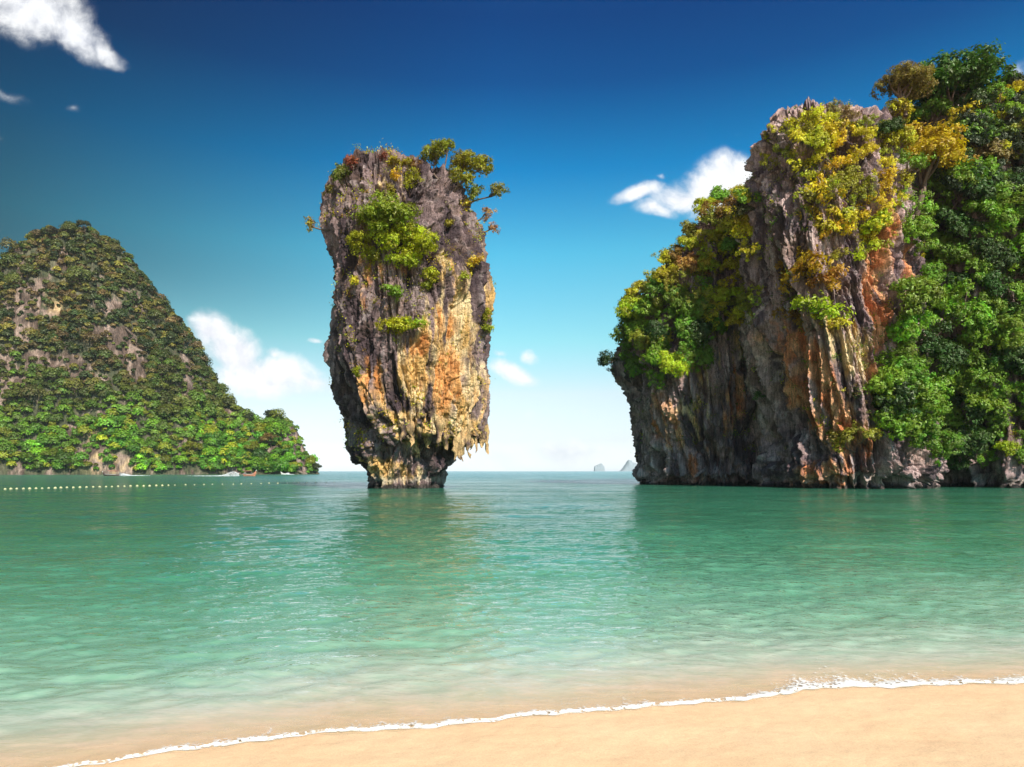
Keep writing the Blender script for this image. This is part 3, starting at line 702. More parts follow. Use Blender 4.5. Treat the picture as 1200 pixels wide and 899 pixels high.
def vary(c, a=.18):
    k = 1 + random.uniform(-a, a)
    return tuple(max(0.003, x * k * (1 + random.uniform(-a, a) * .5)) for x in c)
YEL = (.54, .46, .024); GOLD = (.62, .44, .022); LIME = (.46, .50, .02); OLIVE = (.32, .31, .03); RUST = (.36, .20, .05)
MID = (.15, .25, .02); DARK = (.05, .10, .018); GREEN = (.20, .32, .024); SHADE = (.035, .052, .024); BROWN = (.24, .17, .06); PALE = (.34, .26, .10)  # SHADE: leaf green darkened to paint in the shade of the upper slope
bpy.context.view_layer.update()

def inpoly(x, y, poly):
    c_ = False; j = len(poly) - 1
    for i in range(len(poly)):
        xi, yi = poly[i]; xj, yj = poly[j]
        if (yi > y) != (yj > y) and x < (xj - xi) * (y - yi) / (yj - yi) + xi: c_ = not c_
        j = i
    return c_
def first_hit(px, py):
    best = None
    for o in bodies.values():
        h = cast(o, px, py)
        if h and (best is None or h[0].y < best[0].y): best = h
    return best
def scatter(poly, mind, kinds, colours, scl, label, group, tries=4000, maxn=200, tilt=.55, name='tree', catg='tree', avoid=None):
    pts = []; xs_ = [p[0] for p in poly]; ys_ = [p[1] for p in poly]; n = 0
    for _ in range(tries):
        if n >= maxn: break
        a, b_ = random.uniform(min(xs_), max(xs_)), random.uniform(min(ys_), max(ys_))
        if not inpoly(a, b_, poly) or any((a - p) ** 2 + (b_ - q2) ** 2 < mind ** 2 for p, q2 in pts): continue
        h = first_hit(a, b_)
        if not h: continue
        pts.append((a, b_)); n += 1
        p, nr = h
        nr = Vector((nr.x, min(nr.y, 0), max(nr.z, 0))) + Vector((0, -.3, 0.1)); nr.normalize()
        kd = random.choice(kinds); bush = kd == 'shrub' or name == 'bush'
        add_tree(kd, p - nr * .3, nr, random.uniform(*scl) * (1.7 if kd == 'shrub' and name == 'tree' else 1), vary(random.choice(colours)), label.replace('tree', 'bush') if bush else label, group.replace('trees', 'bushes') if bush else group, tilt=tilt, name='bush' if bush else 'tree', catg='bush' if bush else 'tree')
    return n
# wooded parts of the cliff
cnt = {}
cnt['sh1'] = scatter([(795, 285), (835, 245), (876, 232), (878, 300), (872, 335), (838, 318), (812, 330), (760, 352), (730, 385), (722, 360), (745, 330)], 13.2, ['tree', 'airy', 'tree', 'shrub'], [YEL, OLIVE, YEL, LIME, YEL, RUST, GREEN], (.6, .95),
        'olive, yellow or russet tree crowding the sloping shoulder beside the grey buttress', 'trees on the upper shoulder of the cliff')
cnt['sh2'] = scatter([(728, 385), (745, 352), (800, 340), (838, 352), (832, 395), (818, 432), (775, 450), (735, 440), (722, 412)], 13, ['tree', 'tree', 'airy'], [MID, MID, DARK, GREEN, OLIVE, LIME], (.68, 1.1),
        'green tree on the lower shoulder hanging over the seaward rock wall', 'trees on the lower shoulder of the cliff', tilt=.75)
cnt['tuft'] = scatter([(820, 345), (850, 340), (888, 345), (885, 378), (850, 392), (825, 385)], 10, ['shrub', 'tree', 'airy'], [YEL, LIME, YEL, OLIVE], (.5, .75),
        'yellow green bush in the cleft between shoulder and buttress', 'bushes in the cleft', name='bush', catg='bush')
cnt['top'] = scatter([(925, 150), (975, 135), (1040, 150), (1058, 215), (1040, 285), (1008, 310), (985, 300), (962, 285), (938, 240), (948, 215), (930, 190)], 16.8, ['tree', 'shrub', 'airy', 'shrub'], [YEL, GOLD, YEL, OLIVE, LIME, GOLD], (.5, .88),
        'yellow or olive tree clinging to the upper front of the grey buttress', 'yellow trees on the buttress')
cnt['rim'] = scatter([(885, 165), (930, 140), (985, 130), (1000, 160), (930, 185), (895, 215)], 16, ['shrub', 'airy'], [OLIVE, YEL, BROWN], (.45, .7),
        'small dry bush between the spikes along the crest of the buttress', 'bushes on the buttress crest', name='bush', catg='bush')
cnt['slope'] = scatter([(1060, 262), (1110, 225), (1200, 215), (1206, 300), (1206, 480), (1185, 480), (1165, 500), (1150, 545), (1118, 552), (1060, 520), (1040, 492), (1052, 430), (1062, 380), (1075, 330)], 16.8, ['tree', 'tree', 'tree', 'airy'], [GREEN, MID, MID, GREEN, DARK, (.19, .34, .02)], (.62, 1.25),
        'leafy green tree on the steep jungle slope beside the bare buttress', 'green trees on the jungle slope', maxn=170, tilt=.6)
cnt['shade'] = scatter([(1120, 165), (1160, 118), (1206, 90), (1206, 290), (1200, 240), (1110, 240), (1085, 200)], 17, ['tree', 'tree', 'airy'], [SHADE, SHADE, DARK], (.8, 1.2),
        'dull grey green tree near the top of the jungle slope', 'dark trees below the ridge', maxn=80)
cnt['summit'] = scatter([(1032, 165), (1060, 150), (1110, 150), (1200, 120), (1200, 200), (1110, 225), (1062, 215)], 15, ['tree', 'airy', 'tree'], [OLIVE, MID, DARK, YEL, GREEN, BROWN], (.75, 1.2),
        'mixed olive tree on the saddle under the great summit tree', 'trees on the saddle below the summit', maxn=34, tilt=.3)
cnt['foot'] = scatter([(1172, 490), (1206, 480), (1206, 545), (1180, 548)], 16, ['shrub', 'tree'], [GREEN, LIME, MID], (.5, .7),
        'bright low bush hanging above the dark rock by the waterline', 'bushes at the foot of the slope', name='bush', catg='bush')

def place(px, py, kind, scale, colour, label, body_=None, group=None, tilt=.55, name='tree', catg='tree', var=None, lift=0, flat=1.0, Y=None):
    h = first_hit(px, py) if body_ is None else cast(body_, px, py)
    if Y is not None: h = (W(px, py, Y), Vector((0, -.4, .8)).normalized())
    if not h: print('MISS', label); return None
    nr = h[1]; nr = (Vector((nr.x, min(nr.y, -.2), max(nr.z, 0)))).normalized()
    return add_tree(kind, h[0] - nr * .25 + Vector((0, 0, lift)), nr, scale, colour, label, group, name, catg, var, tilt, flat)
# single trees and bushes of the cliff one can point to
place(1118, 164, 'great', 1.34, (.06, .13, .014), 'great dark green spreading tree crowning the highest point of the cliff', tilt=.1, var=0, Y=82)
place(1062, 128, 'great', .66, (.24, .18, .045), 'brownish olive tree leaning out beside the great tree on the summit', tilt=.1, var=1, Y=78)
place(1040, 150, 'airy', .9, (.13, .10, .06), 'thin bare greyish tree sticking out under the brownish summit tree', tilt=.3, Y=79)
place(1074, 240, 'great', 1.1, (.50, .34, .014), 'large golden yellow tree with a visible dark trunk below the summit', tilt=.2, var=1, Y=75)
place(1052, 150, 'tree', 1.0, YEL, 'pointed bright yellow tree top just below the summit trees', tilt=.1, Y=79)
place(1160, 140, 'airy', 1.1, (.20, .15, .03), 'thin brown and yellow tree beside the trunk of the great summit tree', tilt=.2, Y=83)
for i, (px, py, sc, cc, kk, lb) in enumerate([
    (922, 325, 1.0, (.40, .20, .015), 'shrub', 'orange yellow bush on the west edge of the buttress ledge'),
    (950, 322, 1.3, (.42, .24, .012), 'shrub', 'large golden bush in the middle of the buttress ledge'),
    (975, 335, 1.0, (.38, .17, .02), 'shrub', 'rusty orange bush ending the ledge beside the orange rock streak'),
    (942, 305, .8, GOLD, 'shrub', 'small golden tuft above the bushes of the buttress ledge'),
    (932, 378, 1.0, (.33, .17, .02), 'shrub', 'orange tinged bush under the ledge beside the lime green bush'),
    (955, 372, 1.35, (.34, .42, .018), 'shrub', 'bright lime green bush sitting alone below the ledge'),
    (975, 385, .8, YEL, 'shrub', 'yellow tuft hanging from the east side of the lime green bush'),
    (992, 518, 1.5, (.20, .17, .015), 'shrub', 'olive yellow bush low on the rock close above the waterline'),
    (1015, 512, 1.1, OLIVE, 'shrub', 'smaller olive bush beside the low yellow one near the waterline'),
    (1032, 425, 1.3, MID, 'shrub', 'lone green bush on the grey rock between buttress and jungle slope'),
    (963, 232, 1.5, GOLD, 'shrub', 'dense golden bush bulging from the upper buttress'),
    (985, 262, 1.4, YEL, 'shrub', 'yellow bush just below the dense golden bush of the upper buttress'),
    (872, 250, 1.2, (.10, .09, .04), 'shrub', 'dark brownish bush leaning from the edge of the buttress over the shoulder'),
    (865, 300, 1.8, (.26, .24, .012), 'shrub', 'big yellow bush against the side of the buttress'),
    (850, 265, 1.3, (.24, .13, .02), 'airy', 'reddish brown tree high on the shoulder against the cloud'),
    (893, 463, .9, DARK, 'shrub', 'small dark bush in the recess between the two rock walls')]):
    place(px, py, kk, sc * (1.6 if i < 7 else 1.0), cc, lb, name='bush' if kk == 'shrub' else 'tree', catg='bush' if kk == 'shrub' else 'tree', tilt=.5)
# overhanging tree at the seaward edge
h = first_hit(735, 420)
def custom_tree(foot, crown_c, Rr_, flat, colour, label, name='tree', catg='tree', n=9, cr=(.3, .5), leaf=.2, per=1.9, seed=0, tr=.09, group=None, droop=0.0):
    """a tree with its own trunk running from a foothold to wherever its crown stands"""
    rs = np.random.default_rng(seed)
    foot = np.array(foot); cc = np.array(crown_c) - foot
    cl = []
    for _ in range(n):
        d = unit(rs.normal(size=3)); rr = rs.uniform(.15, .85)
        pz = d * Rr_ * rr; pz[2] = abs(pz[2]) * min(1, flat * 1.4) * (1 if rs.random() < .75 else -1) - droop * (np.hypot(pz[0], pz[1]) / Rr_) ** 2
        cl.append((cc + pz, Rr_ * rs.uniform(*cr)))
    cV, cF, cv = make_crown(cl, per, leaf, rs, flat=.72, tuft=.24)
    fork = cc * .62 + rs.normal(size=3) * .1 * np.linalg.norm(cc)
    parts = [limb(-unit(cc) * .5, fork, tr, tr * .7, rs, 9, .1)]
    for (c_, r_) in cl: parts.append(limb(fork, c_, tr * .5, tr * .15, rs, 6, .12))
    tV, tF = cat(parts)
    root = empty(name, foot)
    mesh_np('trunk', tV, tF, M_BARK, root)
    cr_ = mesh_np('crown', cV, cF, M_LEAF, root, smooth=False, attrs={'v': ('POINT', cv)}); cr_.color = (*colour, 1)
    tag(root, label, catg, group); return root
if h: custom_tree(h[0], h[0] + Vector((-2.6, -.6, -.6)), 1.9, .5, (.025, .055, .014), 'dark drooping tree reaching out over the water from the seaward edge', n=12, seed=5, droop=.5)

# trees and bushes of the sea stack, each growing from a foothold on the rock
SP = Y1 / FPX
def on_stack(foot_px, crown_px, rpx, colour, label, flat=.6, out=.5, name='bush', catg='bush', n=9, seed=0, leaf=.2, per=1.9, cr=(.35, .6), tr=.06, droop=0, Y=None):
    f = cast(stack_rock, *foot_px)
    if f is None:
        for k in range(1, 60):
            f = cast(stack_rock, foot_px[0] + (475 - foot_px[0]) * k / 60, foot_px[1] + k * 0.5)
            if f: break
    p, nr = f
    cy = p.y - out if Y is None else Y
    c_ = W(crown_px[0], crown_px[1], cy)
    colour = (colour[0] * 1.85, colour[1] * 1.5, colour[2] * 1.5)
    return custom_tree(p, c_, rpx * SP * 1.12, flat, colour, label, name, catg, n, cr, leaf, per, seed, tr, droop=droop)
ST = [  # foot, crown centre, radius px, colour, label, flat, out, name, n
 ((455, 268), (454, 258), 27, (.13, .19, .012), 'broad green bush high on the sea stack above the bright lime one', .45, 1.0, 'bush', 14),
 ((430, 262), (432, 256), 12, (.12, .15, .014), 'small dull green bush at the upper edge of the broad green one', .5, .7, 'bush', 7),
 ((484, 298), (484, 284), 27, (.24, .31, .008), 'brightest lime green bush in the middle of the upper sea stack', .5, 1.5, 'bush', 16),
 ((462, 292), (458, 288), 13, (.22, .29, .010), 'round lime bush tucked beside the brightest one', .6, 1.2, 'bush', 8),
 ((422, 292), (423, 284), 14, (.19, .22, .014), 'yellow green bush on the shaded edge of the sea stack', .6, .7, 'bush', 9),
 ((434, 306), (433, 300), 12, (.17, .21, .014), 'second yellow green bush just under the shaded edge one', .6, .7, 'bush', 7),
 ((475, 312), (473, 308), 14, (.19, .27, .010), 'flat lime bush spreading under the brightest one', .3, 1.2, 'bush', 9),
 ((504, 330), (503, 324), 12, (.22, .26, .012), 'lime bush at the lower corner of the green cluster', .5, .9, 'bush', 7),
 ((500, 342), (499, 336), 7, (.14, .20, .012), 'small green tuft hanging under the lower corner bush', .5, .6, 'bush', 5),
 ((466, 345), (463, 342), 12, (.11, .20, .014), 'mid green bush below the green cluster on bare rock', .4, .6, 'bush', 8),
 ((474, 388), (466, 384), 16, (.24, .28, .010), 'flat lime bush on the ledge halfway up the sea stack', .28, .9, 'bush', 10),
 ((488, 386), (487, 381), 12, (.16, .25, .012), 'greener end of the ledge bush halfway up', .3, .9, 'bush', 8),
 ((550, 318), (550, 314), 10, (.32, .28, .015), 'yellow bush near the sunny edge of the sea stack', .6, .5, 'bush', 6),
 ((557, 312), (558, 309), 9, (.34, .27, .015), 'golden bush beside the yellow one near the sunny edge', .6, .5, 'bush', 6),
 ((544, 326), (545, 324), 8, (.18, .22, .014), 'olive tuft under the yellow bush near the sunny edge', .6, .5, 'bush', 5),
 ((568, 375), (570, 372), 9, (.24, .28, .012), 'lime bush on the sunny edge halfway up', .9, .5, 'bush', 7),
 ((568, 390), (571, 386), 8, (.20, .27, .012), 'lower lime bush dangling on the sunny edge', .8, .5, 'bush', 6),
 ((416, 333), (416, 330), 8, (.27, .26, .015), 'yellow tuft on the shaded side of the sea stack', .4, .4, 'bush', 5),
 ((420, 438), (420, 436), 6, (.20, .24, .02), 'tiny yellow green tuft low on the shaded side', .6, .3, 'bush', 5),
 ((405, 225), (398, 210), 14, (.09, .13, .018), 'green bush draped over the shaded top corner', .9, .4, 'bush', 9),
 ((392, 232), (388, 226), 9, (.12, .12, .03), 'thin brownish bush hanging down at the shaded top corner', 1.1, .4, 'bush', 6),
 ((413, 202), (412, 190), 9, (.20, .07, .035), 'small red brown bush on the shaded top corner', .7, .3, 'bush', 7),
 ((449, 195), (449, 184), 5, (.17, .07, .04), 'little reddish tuft on the highest rock spike', .7, .2, 'bush', 4),
 ((462, 204), (460, 192), 10, (.22, .22, .015), 'yellow green bush behind the rock spikes on top', .6, .3, 'bush', 6),
 ((480, 204), (474, 194), 9, (.20, .20, .018), 'olive bush next to the yellow green one on top', .6, .2, 'bush', 6),
 ((490, 206), (487, 198), 9, (.13, .08, .03), 'brownish bush at the foot of the top tree', .6, .3, 'bush', 6),
 ((484, 222), (484, 212), 11, (.20, .24, .014), 'bright bush in the notch below the crest', .8, .8, 'bush', 7),
 ((463, 214), (463, 208), 7, (.34, .24, .015), 'small golden tuft in the dark groove below the crest', .8, .5, 'bush', 5),
 ((459, 226), (458, 222), 8, (.18, .18, .02), 'faded tuft under the small golden one', .9, .5, 'bush', 5),
 ((513, 206), (505, 184), 14, (.13, .16, .012), 'tall olive tree standing at the top of the sea stack', .7, .1, 'tree', 11),
 ((516, 204), (520, 173), 13, (.14, .18, .014), 'flat topped tree rising highest above the sea stack', .35, .0, 'tree', 10),
 ((530, 212), (545, 192), 18, (.16, .17, .012), 'wide tree leaning out over the sunny side near the top', .38, .3, 'tree', 13),
 ((536, 222), (562, 194), 13, (.17, .19, .012), 'outer tree of the leaning pair near the top', .5, .3, 'tree', 10),
 ((534, 225), (543, 212), 13, (.18, .21, .012), 'dense tree below the leaning pair', .6, .5, 'tree', 10),
 ((545, 240), (555, 228), 11, (.12, .16, .012), 'dark green tree hanging below the leaning pair', 1.0, .2, 'tree', 8),
 ((556, 236), (583, 226), 11, (.13, .14, .020), 'small round tree held far out from the rock on a long limb', .6, 0, 'tree', 9),
 ((560, 256), (573, 252), 11, (.26, .17, .08), 'pale half bare tree on the sunny edge', .4, 0, 'tree', 6),
 ((565, 270), (578, 268), 8, (.26, .17, .10), 'lower pale twiggy tree on the sunny edge', .3, 0, 'tree', 5),
 ((546, 246), (546, 242), 8, (.28, .26, .015), 'yellow tuft under the dark hanging tree', .8, .4, 'bush', 5),
 ((527, 266), (524, 262), 7, (.20, .21, .015), 'small olive tuft on the bare upper rock', .4, .4, 'bush', 4),
 ((384, 268), (362, 263), 8, (.16, .14, .02), 'little tree stretched out into the air from the shaded side', .8, 0, 'tree', 7),
]
for i, (f, c_, rp, cc, lb, fl, ou, nm, n) in enumerate(ST):
    sparse = 'pale' in lb or 'thin' in lb
    on_stack(f, c_, rp, cc, lb, fl, ou, nm, nm, n, 500 + i, per=(.6 if sparse else 1.9), leaf=.2, cr=(.36, .62), tr=.05 if nm == 'bush' else .10)

# dry tufts of grass and moss scattered on ledges of the bare rock
def ledge_plants(root_objs, n_each, seed, tones, zmin, name_label, size=.28, dens_seed=3):
    rs = np.random.default_rng(seed); Cs, Ns, Ts = [], [], []
    for o, n_ in zip(root_objs, n_each):
        me = o.data; k = len(me.polygons)
        cen = np.empty(k * 3, np.float32); me.polygons.foreach_get('center', cen); cen = cen.reshape(-1, 3)
        nor = np.empty(k * 3, np.float32); me.polygons.foreach_get('normal', nor); nor = nor.reshape(-1, 3)
        w = np.clip(nor[:, 2] + .12, 0, 1) ** 1.5 * (nor[:, 1] < .35) * (cen[:, 2] > zmin) * sstep(fbm(cen * .28, dens_seed, 3), -.05, .35)
        a = np.empty(k, np.float32); me.polygons.foreach_get('area', a); w = w * a
        idx = rs.choice(k, n_, p=w / w.sum())
        tn = tones[rs.integers(0, len(tones), n_)]
        m_ = rs.integers(8, 26, n_)
        c_ = np.repeat(cen[idx], m_, 0); spread = np.repeat(rs.uniform(.08, .32, n_), m_)
        c_ = c_ + rs.normal(size=c_.shape) * spread[:, None] * [1, 1, .8] + np.repeat(nor[idx], m_, 0) * .12
        Cs.append(c_); Ns.append(unit(np.repeat(nor[idx], m_, 0) * .4 + rs.normal(size=c_.shape) * .6 + [0, 0, .5])); Ts.append(np.repeat(tn, m_, 0))
    C_ = np.vstack(Cs); N_ = np.vstack(Ns); T_ = np.vstack(Ts)
    V, F = leaf_quads(C_, N_, size * .65, rs)
    v = np.repeat(rs.random(len(C_)), 4)
    o = mesh_np('undergrowth', V, F, M_LEAF_A, smooth=False, attrs={'v': ('POINT', v), 'tone': ('POINT', np.repeat(T_, 4, 0))})
    tag(o, name_label, None, None, 'stuff')
ledge_plants([stack_rock], [1500], 21, np.array([YEL, OLIVE, LIME, BROWN, RUST, GOLD]), 4.0, 'sparse dry tufts and moss on the ledges of the sea stack')
ledge_plants([bodies['rock_buttress'], bodies['rock_shoulder'], bodies['wooded_slope']], [1700, 2600, 6000], 22, np.array([YEL, OLIVE, MID, BROWN, GREEN, DARK]), 4.0, 'low scrub and creepers between the trees of the cliff')

# forest of the far island hill: one uncountable mass of crowns
def forest():
    rs = np.random.default_rng(33)
    me = isl.data; k = len(me.polygons)
    cen = np.empty(k * 3, np.float32); me.polygons.foreach_get('center', cen); cen = cen.reshape(-1, 3)
    nor = np.empty(k * 3, np.float32); me.polygons.foreach_get('normal', nor); nor = nor.reshape(-1, 3)
    a = np.empty(k, np.float32); me.polygons.foreach_get('area', a)
    px = CX + cen[:, 0] / cen[:, 1] * FPX; py = HY - (cen[:, 2] - HC) / cen[:, 1] * FPX
    ow_ = outw(px, py) * .85 + .75 * fbm(cen * np.array([.13, .13, .07]), 91, 4, .6)
    w = a * (cen[:, 2] > .2) * (cen[:, 1] < 400) * np.where(ow_ > .40, .30, np.where(ow_ > .2, .45, 1)) * (px > -120)
    n = 6200
    idx = rs.choice(k, n, p=w / w.sum())
    c0 = cen[idx]; hgt = c0[:, 2] / 130
    rr = np.exp(rs.normal(size=n) * .36) * 1.55 * (1.25 - .45 * np.clip(hgt, 0, 1)) * np.where(rs.random(n) < .12, 1.35, 1)
    rr = np.where(ow_[idx] > .25, rr * .7, rr)
    c0 = c0 + np.array([0, -.4, 1.0]) * rr[:, None] * .75
    per = (55 * rr ** 1.4).astype(int) + 25
    bright = np.array([(.070, .155, .010), (.10, .18, .010), (.045, .12, .012), (.17, .17, .012), (.06, .13, .012)])
    dull = np.array([(.075, .082, .020), (.05, .068, .018), (.13, .105, .022), (.03, .045, .014), (.12, .075, .035)])
    pick = rs.integers(0, 5, n); hm = np.clip(sstep(c0[:, 2], 8, 60) + .5 * fbm(c0 * .03, 71, 2), 0, 1)[:, None]
    tn = bright[pick] * (1 - hm) + dull[pick] * hm
    tn = tn * (np.exp(rs.normal(size=n) * .32))[:, None] * np.where(hm > .5, 1.4, 1.9) * np.array([1.04, 1.08, 1.0])
    ii = np.repeat(np.arange(n), per); N = len(ii)
    d = unit(rs.normal(size=(N, 3))); d[:, 2] = np.where(d[:, 2] < -.2, -d[:, 2], d[:, 2])
    lob = 1 + .32 * perlin(d * 2.2 + c0[ii] * 3.1, 17)
    p = c0[ii] + d * (rr[ii] * (.55 + .45 * rs.random(N) ** .5) * lob)[:, None] * [1, 1, .9]
    nr = unit(d + [0, 0, .25] + rs.normal(size=(N, 3)) * .3)
    V, F = leaf_quads(p, nr, .85, rs, .75)
    v = np.clip(np.repeat(rs.random(N), 4) * .6 + .2, 0, 1)
    o = mesh_np('forest', V, F, M_LEAF_A, smooth=False, attrs={'v': ('POINT', v), 'tone': ('POINT', np.repeat(tn[ii], 4, 0))})
    tag(o, 'dense mixed jungle covering the island hill, olive on top and bright green low down', None, None, 'stuff')
forest()
bpy.context.view_layer.update()
FAR = [(38, 541, 1.9, (.12, .20, .010), 'bright round tree at the water edge of the wooded island beside the pale rock'), (60, 538, 2.1, (.15, .19, .010), 'yellow green tree at the island shore close to the pale rock'), (84, 546, 1.7, (.10, .18, .012), 'low tree touching the pale shore rock of the island'),
       (228, 532, 2.4, (.21, .21, .012), 'yellow crowned tree in the lower wood of the island above the spray'), (255, 548, 1.8, (.07, .19, .012), 'vivid green shore tree right behind the white boat spray'), (278, 547, 1.7, (.09, .17, .012), 'green shore tree behind the passenger boat'),
       (295, 530, 2.2, (.19, .20, .012), 'pale yellow tree standing above the passenger boat'), (317, 520, 2.3, (.20, .12, .03), 'reddish brown tree in the wood near the island tip'),
       (294, 478, 1.5, (.05, .07, .02), 'single rounded tree on the dip of the island skyline'), (318, 482, 1.8, (.04, .06, .02), 'dark tree topping the small rocky knoll of the island skyline'), (372, 545, 1.6, (.05, .06, .02), 'dull green tree at the very tip of the island'),
       (100, 268, 1.6, (.07, .07, .02), 'dark tree on the summit of the wooded island'), (65, 275, 1.5, (.06, .05, .02), 'brownish tree on the notch beside the island summit'), (15, 470, 2.0, (.13, .15, .02), 'olive tree under the bare rock on the cut off side of the island')]
for (px, py, sc, cc, lb) in FAR:
    h = cast(isl, px, py + 4)
    if not h:
        for dyy in range(6, 40, 3):
            h = cast(isl, px, py + dyy)
            if h: break
    if h: add_tree('tree', h[0] + Vector((0, -1.5, .3)), Vector((0, -.5, 1)).normalized(), sc, cc, lb, tilt=.2)

# two faint islets on the horizon
def islet(px0, px1, top, Y, lab, seed, prof_):
    nx_, ny_ = 60, 24
    u = np.linspace(-1, 1, nx_); v = np.linspace(-1, 1, ny_); U, V_ = np.meshgrid(u, v, indexing='ij')
    xc = ((px0 + px1) / 2 - CX) / FPX * Y; hw = (px1 - px0) / 2 / FPX * Y; H = (HY - top) / FPX * Y
    pr = np.interp(U, [p[0] for p in prof_], [p[1] for p in prof_])
    Z = H * pr * (1 - np.abs(V_) ** 3) - 3
    Pn = np.stack([U.ravel() * 3, V_.ravel() * 3, U.ravel() * 0 + seed], 1)
    Z = Z.ravel() * (1 + .25 * fbm(Pn, seed, 3))
    G = np.stack([xc + U.ravel() * hw, Y + V_.ravel() * hw * .8, Z], 1)
    o = mesh_np('islet', G, grid_faces(nx_, ny_), M_ROCK_FAR, attrs={'tone': ('POINT', np.tile(C3(.26, .30, .34), (len(G), 1)))})  # pale blue tone: fading by haze painted into the rock colour
    tag(o, lab, 'islet', 'faint islets on the horizon')
islet(696, 709, 543, 4800, 'hazy flat topped islet on the horizon in the gap between stack and cliff', 3, [(-1, 0), (-.9, .7), (-.3, .85), (.3, 1.0), (.8, .7), (1, 0)])
islet(726, 752, 539, 4600, 'hazy pointed islet on the horizon partly behind the cliff wall', 4, [(-1, 0), (-.6, .45), (-.2, 1.0), (.1, .95), (.7, .5), (1, 0)])

# ------------------------------------------------------------------ float line
M_FLOAT = simple_mat('float_plastic', (.60, .58, .30), .5, 5, .15)
M_ROPE = simple_mat('rope', (.35, .32, .22), .9, 20)
def lathe(prof_, n=14):
    an = np.arange(n) / n * 2 * math.pi
    V = np.array([(r_ * math.cos(a), r_ * math.sin(a), z_) for (r_, z_) in prof_ for a in an]); return V, grid_faces(len(prof_), n, wrap=True)
bV, bF = lathe([(0.001, -.13), (.10, -.12), (.15, -.06), (.165, 0), (.165, .05), (.14, .12), (.08, .17), (.03, .185), (.03, .21), (.001, .22)])
rV, rF = lathe([(.165, -.015), (.185, -.005), (.185, .015), (.165, .025), (.165, -.015)])
FL = [(6, 574.0), (200, 569.2), (380, 565.6)]
bx = 6.0; first = None; i = 0
while bx < 400:
    by = np.interp(bx, [f[0] for f in FL], [f[1] for f in FL]) + random.uniform(-.2, .2)
    Yb = FPX * HC / (by - HY)
    p = Vector(((bx - CX) / FPX * Yb, Yb, .02))
    if first is None:
        fo = empty('float', p); a = mesh_np('float_body', bV, bF, M_FLOAT, fo); b_ = mesh_np('rope_collar', rV, rF, M_ROPE, fo); first = (fo, a, b_)
        tgt = fo
    else:
        tgt = first[0].copy(); tgt.location = p; col.objects.link(tgt)
        for ch in first[1:]:
            c2 = ch.copy(); c2.parent = tgt; col.objects.link(c2)
    sc = .66 * random.uniform(.85, 1.15) * (1.15 if bx < 200 else .85); tgt.scale = (sc,) * 3; tgt.rotation_euler = (random.uniform(-.3, .3), random.uniform(-.3, .3), random.uniform(0, 6))
    tag(tgt, 'small pale yellow float, one of the evenly spaced line across the bay', 'float', 'floats of the marker line')
    bx += 7.3 + random.uniform(-.6, .6) if bx < 200 else 11 + random.uniform(-2, 2)
    i += 1

# ------------------------------------------------------------------ boats
M_HULL = simple_mat('hull_paint', (.42, .17, .10), .5, 2); M_HULLD = simple_mat('dark_hull', (.10, .06, .05), .6, 2); M_CANV = simple_mat('canopy_canvas', (.35, .12, .10), .8, 2)
M_WHITE = simple_mat('white_paint', (.78, .76, .72), .45, 3, .1); M_STEEL = simple_mat('engine_steel', (.2, .2, .2), .4, 4)
M_SPRAY = simple_mat('spray_water', (.88, .90, .92), .9, 2, .06)
def hull_np(L_, B, H, bow, stern=.35, n=26, m=11):
    """open boat hull along +x, pointed rising bow"""
    V = []
    for i_ in range(n):
        u = i_ / (n - 1); xx = (u - .5) * L_
        w = B / 2 * (min(1, (1 - u) * 3.2) ** .75 * (stern + (1 - stern) * min(1, u * 3)))
        w = max(w, .02); sh = H + bow * max(0, (u - .55) / .45) ** 2.2 + .25 * max(0, (.2 - u) / .2) ** 2; keel = -.35 + .30 * max(0, (u - .7) / .3) ** 2 + bow * .9 * max(0, (u - .85) / .15) ** 2
        for j in range(m):
            a = (j / (m - 1) * 2 - 1); V.append((xx, w * math.sin(a * math.pi / 2), keel + (sh - keel) * (1 - math.cos(a * math.pi / 2)) ** .8))
        for j in range(m):    # inner skin
            a = 1 - j / (m - 1) * 2; V.append((xx, (w - min(.05, w * .5)) * math.sin(a * math.pi / 2), keel + .08 + (sh - keel - .06) * (1 - math.cos(a * math.pi / 2)) ** .8))
    return np.array(V), grid_faces(n, 2 * m, wrap=True)
def box_np(x0, x1, y0, y1, z0, z1):
    V = np.array([(x0, y0, z0), (x1, y0, z0), (x1, y1, z0), (x0, y1, z0), (x0, y0, z1), (x1, y0, z1), (x1, y1, z1), (x0, y1, z1)], float)
    F = np.array([(0, 3, 2, 1), (4, 5, 6, 7), (0, 1, 5, 4), (1, 2, 6, 5), (2, 3, 7, 6), (3, 0, 4, 7)]); return V, F
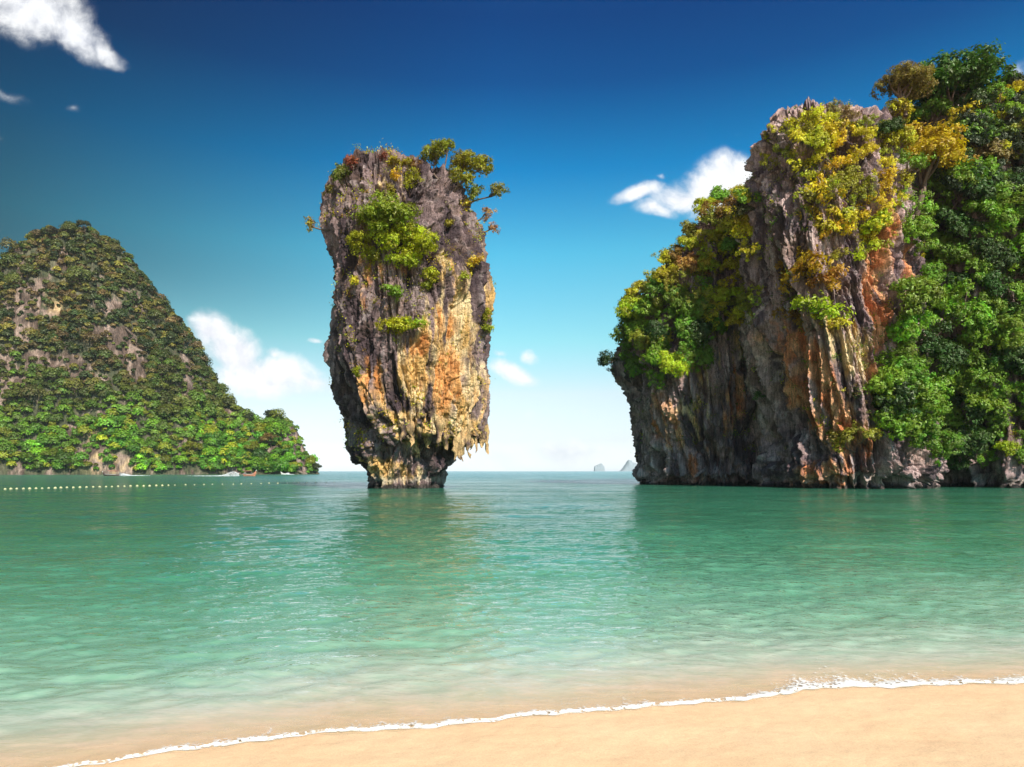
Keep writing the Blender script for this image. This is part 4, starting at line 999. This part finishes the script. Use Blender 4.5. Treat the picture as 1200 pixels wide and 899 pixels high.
def longtail(px, py, Lpx, lab, hull_mat, canopy=True, heading=1, rz=.0, H=.62, bow=1.3):
    Y = FPX * HC / (py - HY); root = empty('longtail_boat', ((px - CX) / FPX * Y, Y, .02)); L_ = Lpx / FPX * Y
    root.rotation_euler = (0, R(-2), (0 if heading > 0 else math.pi) + rz)
    V, F = hull_np(L_, L_ * .22, H, bow); mesh_np('hull', V, F, hull_mat, root)
    V, F = hull_np(L_ * .97, L_ * .235, H * .0 + .12, bow * .2, n=20, m=7); 
    st_ = [limb(((u - .5) * L_, s_ * L_ * .105, H), ((u + .08 - .5) * L_, s_ * L_ * .11, H + .02), .05, .05, np.random.default_rng(1), 4, 0) for s_ in (-1, 1) for u in np.arange(.25, .75, .08)]
    V, F = cat(st_); mesh_np('gunwale', V, F, M_WHITE, root)
    for u in (.3, .45, .6): V, F = box_np((u - .5) * L_ - .12, (u - .5) * L_ + .12, -L_ * .09, L_ * .09, .28, .36); mesh_np('seat', V, F, M_WHITE, root, smooth=False)
    if canopy:
        for u in (.18, .62):
            for s_ in (-1, 1):
                V, F = tube_np([((u - .5) * L_, s_ * L_ * .095, .3), ((u - .5) * L_, s_ * L_ * .095, 1.75)], [.035, .035], 6); mesh_np('canopy_post', V, F, M_STEEL, root)
        uu = np.linspace(.12, .68, 14); vv_ = np.linspace(-1, 1, 9); A_, B_ = np.meshgrid(uu, vv_, indexing='ij')
        top_ = np.stack([(A_.ravel() - .5) * L_, B_.ravel() * L_ * .115, 1.95 - .16 * B_.ravel() ** 2 + .03 * np.sin(A_.ravel() * 60)], 1)
        V = np.vstack([top_, top_ - [0, 0, .07]]); f = grid_faces(14, 9); F = np.vstack([f, f[:, ::-1] + len(top_)]); mesh_np('canopy', V, F, M_CANV, root)
    V, F = box_np(-.5 * L_ + .1, -.5 * L_ + .75, -.2, .2, .75, 1.2); eng = mesh_np('engine', V, F, M_STEEL, root, smooth=False)
    V, F = tube_np([(-.5 * L_ + .2, 0, .9), (-.5 * L_ - 1.3, 0, -.05)], [.04, .03], 6); mesh_np('propeller_shaft', V, F, M_STEEL, eng)
    V, F = tube_np([(.5 * L_ - .15, 0, H + bow - .3), (.5 * L_ + .12, 0, H + bow + .25)], [.10, .05], 8); mesh_np('bow_post', V, F, M_WHITE, root)
    tag(root, lab, 'boat'); return root
def spray(px0, px1, py, hpx, lab, seed, peak=.9):
    """thrown-up water: many small droplets over a churned wake"""
    rs = np.random.default_rng(seed); Y = FPX * HC / (py - HY); n = 2600
    u = rs.beta(3.0, 1.1, n) if peak > .5 else rs.beta(1.1, 3.0, n)
    x_ = ((px0 + (px1 - px0) * u) - CX) / FPX * Y
    env = np.exp(-((u - peak) / .13) ** 2) * hpx / FPX * Y + .12
    z_ = rs.random(n) ** 1.5 * env; y_ = Y + rs.normal(size=n) * (.35 + .5 * (1 - u))
    C_ = np.stack([x_, y_, z_ + .03], 1)
    V, F = leaf_quads(C_, unit(rs.normal(size=(n, 3))), .15, rs, .9)
    o = mesh_np('spray', V, F, M_SPRAY, smooth=False); tag(o, lab, None, None, 'stuff')
longtail(293, 558.0, 15, 'reddish passenger boat under a canopy heading for the island tip, spray behind it', M_HULL)
spray(212, 280, 558.0, 5.0, 'plume of white water thrown up behind the reddish boat', 1, .9)
longtail(131, 557.6, 22, 'long low dark boat passing in front of the pale shore rock', M_HULLD, canopy=True, heading=-1, H=.5, bow=.9)
spray(142, 178, 557.6, 2.2, 'low white wake trailing the dark boat by the pale rock', 2, .08)
longtail(334, 556.2, 10, 'tiny pale boat close under the island tip', M_WHITE, canopy=False, heading=-1, H=.5, bow=.8)
spray(336, 346, 556.2, 1.6, 'small white wake behind the tiny pale boat', 3, .1)

# ------------------------------------------------------------------ haze
HAZE = 0.00007
hz = None
V, F = box_np(-5200, 5200, -5200, 5200, -14, 128)
m, t = new_mat('haze')
pv = t.n('ShaderNodeVolumePrincipled'); pv.inputs['Color'].default_value = (.93, .96, 1, 1); pv.inputs['Density'].default_value = HAZE; pv.inputs['Anisotropy'].default_value = 0.0
om = t.n('ShaderNodeOutputMaterial'); t.link(pv.outputs[0], om.inputs['Volume'])
if HAZE: tag(mesh_np('haze', V, F, m, smooth=False), 'thin pale sea haze', None, None, 'stuff')
print('counts', cnt, 'objects', len(bpy.data.objects))
